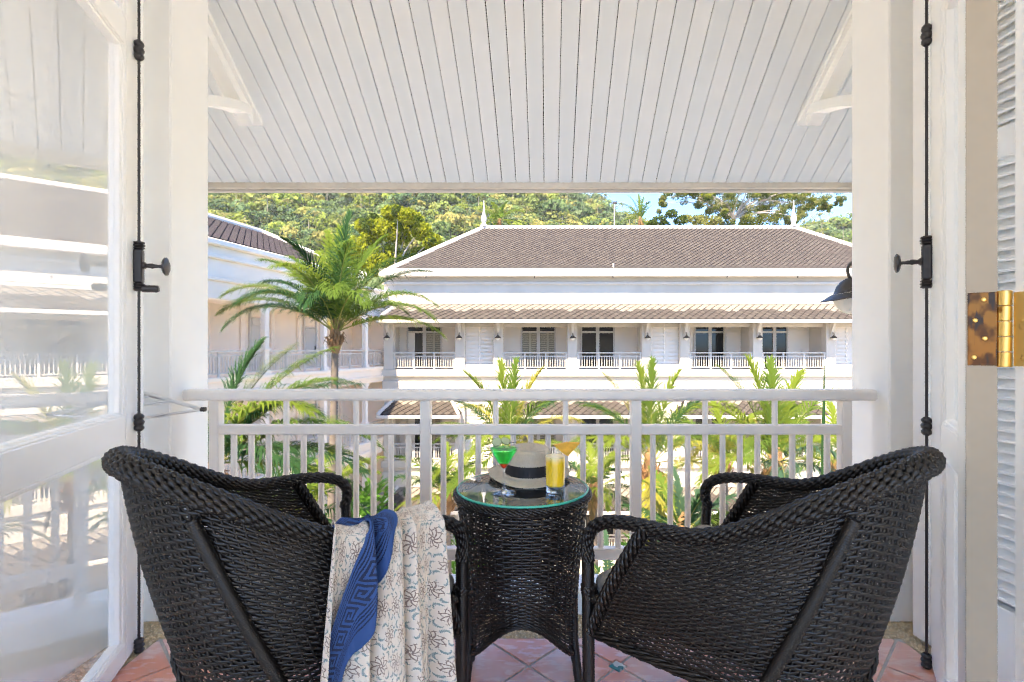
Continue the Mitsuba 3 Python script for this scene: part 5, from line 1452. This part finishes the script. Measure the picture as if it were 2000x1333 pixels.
r_ = np.random.default_rng(12)
def crown_variant(seed, n=170):
    r = np.random.default_rng(seed)
    lob = r.normal(size=(7, 3)); lob /= np.linalg.norm(lob, axis=1, keepdims=True)
    lob[:, 2] = np.abs(lob[:, 2]) * 0.7
    lob *= 0.55
    rad = r.uniform(0.35, 0.6, 7)
    d = r.normal(size=(n, 3)); d /= np.linalg.norm(d, axis=1, keepdims=True)
    d[:, 2] = np.where(d[:, 2] < -0.3, -d[:, 2], d[:, 2])
    which = r.integers(0, 7, n)
    c = lob[which] + d * rad[which][:, None]
    nn = d + r.normal(0, 0.45, (n, 3)); nn /= np.linalg.norm(nn, axis=1, keepdims=True)
    a = np.cross(nn, r.normal(size=(n, 3))); a /= np.linalg.norm(a, axis=1, keepdims=True)
    b = np.cross(nn, a)
    s = r.uniform(0.16, 0.34, n)[:, None]
    v = np.stack([c - a * s * 0.6, c + b * s * 0.42, c + a * s * 0.6, c - b * s * 0.42], 1).reshape(-1, 3)
    return v, (np.array([[0, 1, 2], [0, 2, 3]])[None] + (np.arange(n) * 4)[:, None, None]).reshape(-1, 3)
def palm_variant(seed):
    r = np.random.default_rng(seed)
    ms = []
    for k in range(11):
        a = k * 2.4 + r.uniform(-.3, .3); e = r.uniform(0.2, 1.2)
        h = np.array([math.cos(a), math.sin(a), 0]); sd_ = np.array([-math.sin(a), math.cos(a), 0])
        p0 = np.zeros(3); p1 = h * 0.5 * math.cos(e) + np.array([0, 0, 0.5 * math.sin(e)]); p2 = h * 0.95 * math.cos(e * .7) + np.array([0, 0, 0.45 * math.sin(e) - 0.25])
        w = 0.10
        ms.append((np.array([p0 - sd_ * .03, p0 + sd_ * .03, p1 + sd_ * w, p1 - sd_ * w, p2]), np.array([[0, 1, 2], [0, 2, 3], [3, 2, 4]])))
    return merge(ms)
CV = [crown_variant(s) for s in range(60, 66)]
PV = [palm_variant(s) for s in range(70, 73)]
trunk_v, trunk_f = tube([(0, 0, -1.0), (0, 0, 0)], 0.03, 4, caps=False)
VS, FS, CS, kk = [], [], [], 0
pal = np.array([(0.24, 0.30, 0.085), (0.17, 0.24, 0.08), (0.30, 0.33, 0.10), (0.11, 0.17, 0.07), (0.36, 0.34, 0.11), (0.15, 0.22, 0.10), (0.27, 0.33, 0.07), (0.09, 0.15, 0.07), (0.20, 0.26, 0.13)])
count = 0
cand = 9000
ys = DB + (DT + 6 - DB) * r_.uniform(0, 1, cand) ** 0.8
xs = r_.uniform(-1.05, 1.0, cand) * (ys * 0.78 + 5)
zs = hill_z(xs, ys)
pxs, pys = CX + F * xs / ys, CY + F * (EYE - zs) / ys
for x, y, z, px, py in zip(xs, ys, zs, pxs, pys):
    if not ((380 < px < 1260 and 330 < py < 520) or (1540 < px < 1700 and 400 < py < 500) or (1700 < px < 2900 and 330 < py < 500 and r_.uniform() < 0.6)): continue
    if r_.uniform() < 0.055:
        m = PV[r_.integers(3)]; s = r_.uniform(2.8, 3.8); hgt = r_.uniform(6, 12)
        col = np.array([(0.24, 0.27, 0.07), (0.33, 0.32, 0.12)][r_.integers(2)])
        VS.append(trunk_v * np.array([5, 5, hgt]) + np.array([x, y, z + hgt])); FS.append(trunk_f + kk); CS.append(np.tile((0.40, 0.37, 0.28), (len(trunk_v), 1))); kk += len(trunk_v)
    else:
        m = CV[r_.integers(6)]; s = 1.5 + 2.0 * r_.uniform() + 3.2 * r_.uniform() ** 6 * (1.15 if y < 150 else 1.0); hgt = s * r_.uniform(0.5, 1.2)
        col = pal[r_.integers(len(pal))] * r_.uniform(0.75, 1.25)
    a = r_.uniform(0, 6.28)
    v = m[0] @ np.array([[math.cos(a), math.sin(a), 0], [-math.sin(a), math.cos(a), 0], [0, 0, 1]])
    v = v * s * np.array([1, 1, r_.uniform(0.8, 1.15)]) + np.array([x, y, z + hgt])
    VS.append(v); FS.append(m[1] + kk); kk += len(v)
    cc = np.tile(col, (len(v), 1)) * r_.uniform(0.85, 1.15, (len(v) // 4 + 1, 1)).repeat(4, 0)[:len(v)]
    CS.append(cc); count += 1
add('hillside_forest', (np.vstack(VS), np.vstack(FS)), 'm_forest', kind='stuff', color=np.vstack(CS), label='sunlit tropical forest covering the hill behind the hotel', cat='forest')
print('forest trees', count, 'entries', len(scene), 'triangles', sum(len(meshkit.WRITTEN[d['filename']][1]) for d in scene.values() if d.get('type') == 'ply'))

# ---------------------------------------------------------------- the air between here and the hill
scene['air'] = {'type': 'homogeneous', 'albedo': rgb(0.95, 0.95, 0.95), 'sigma_t': 0.00022}
scene['camera']['medium'] = {'type': 'ref', 'id': 'air'}
scene['haze'] = {'type': 'cube', 'to_world': T().translate([0, 160, 74]).scale([480, 180, 86.5]), 'bsdf': {'type': 'null'}, 'interior': {'type': 'ref', 'id': 'air'}}
tag('haze', kind='stuff')
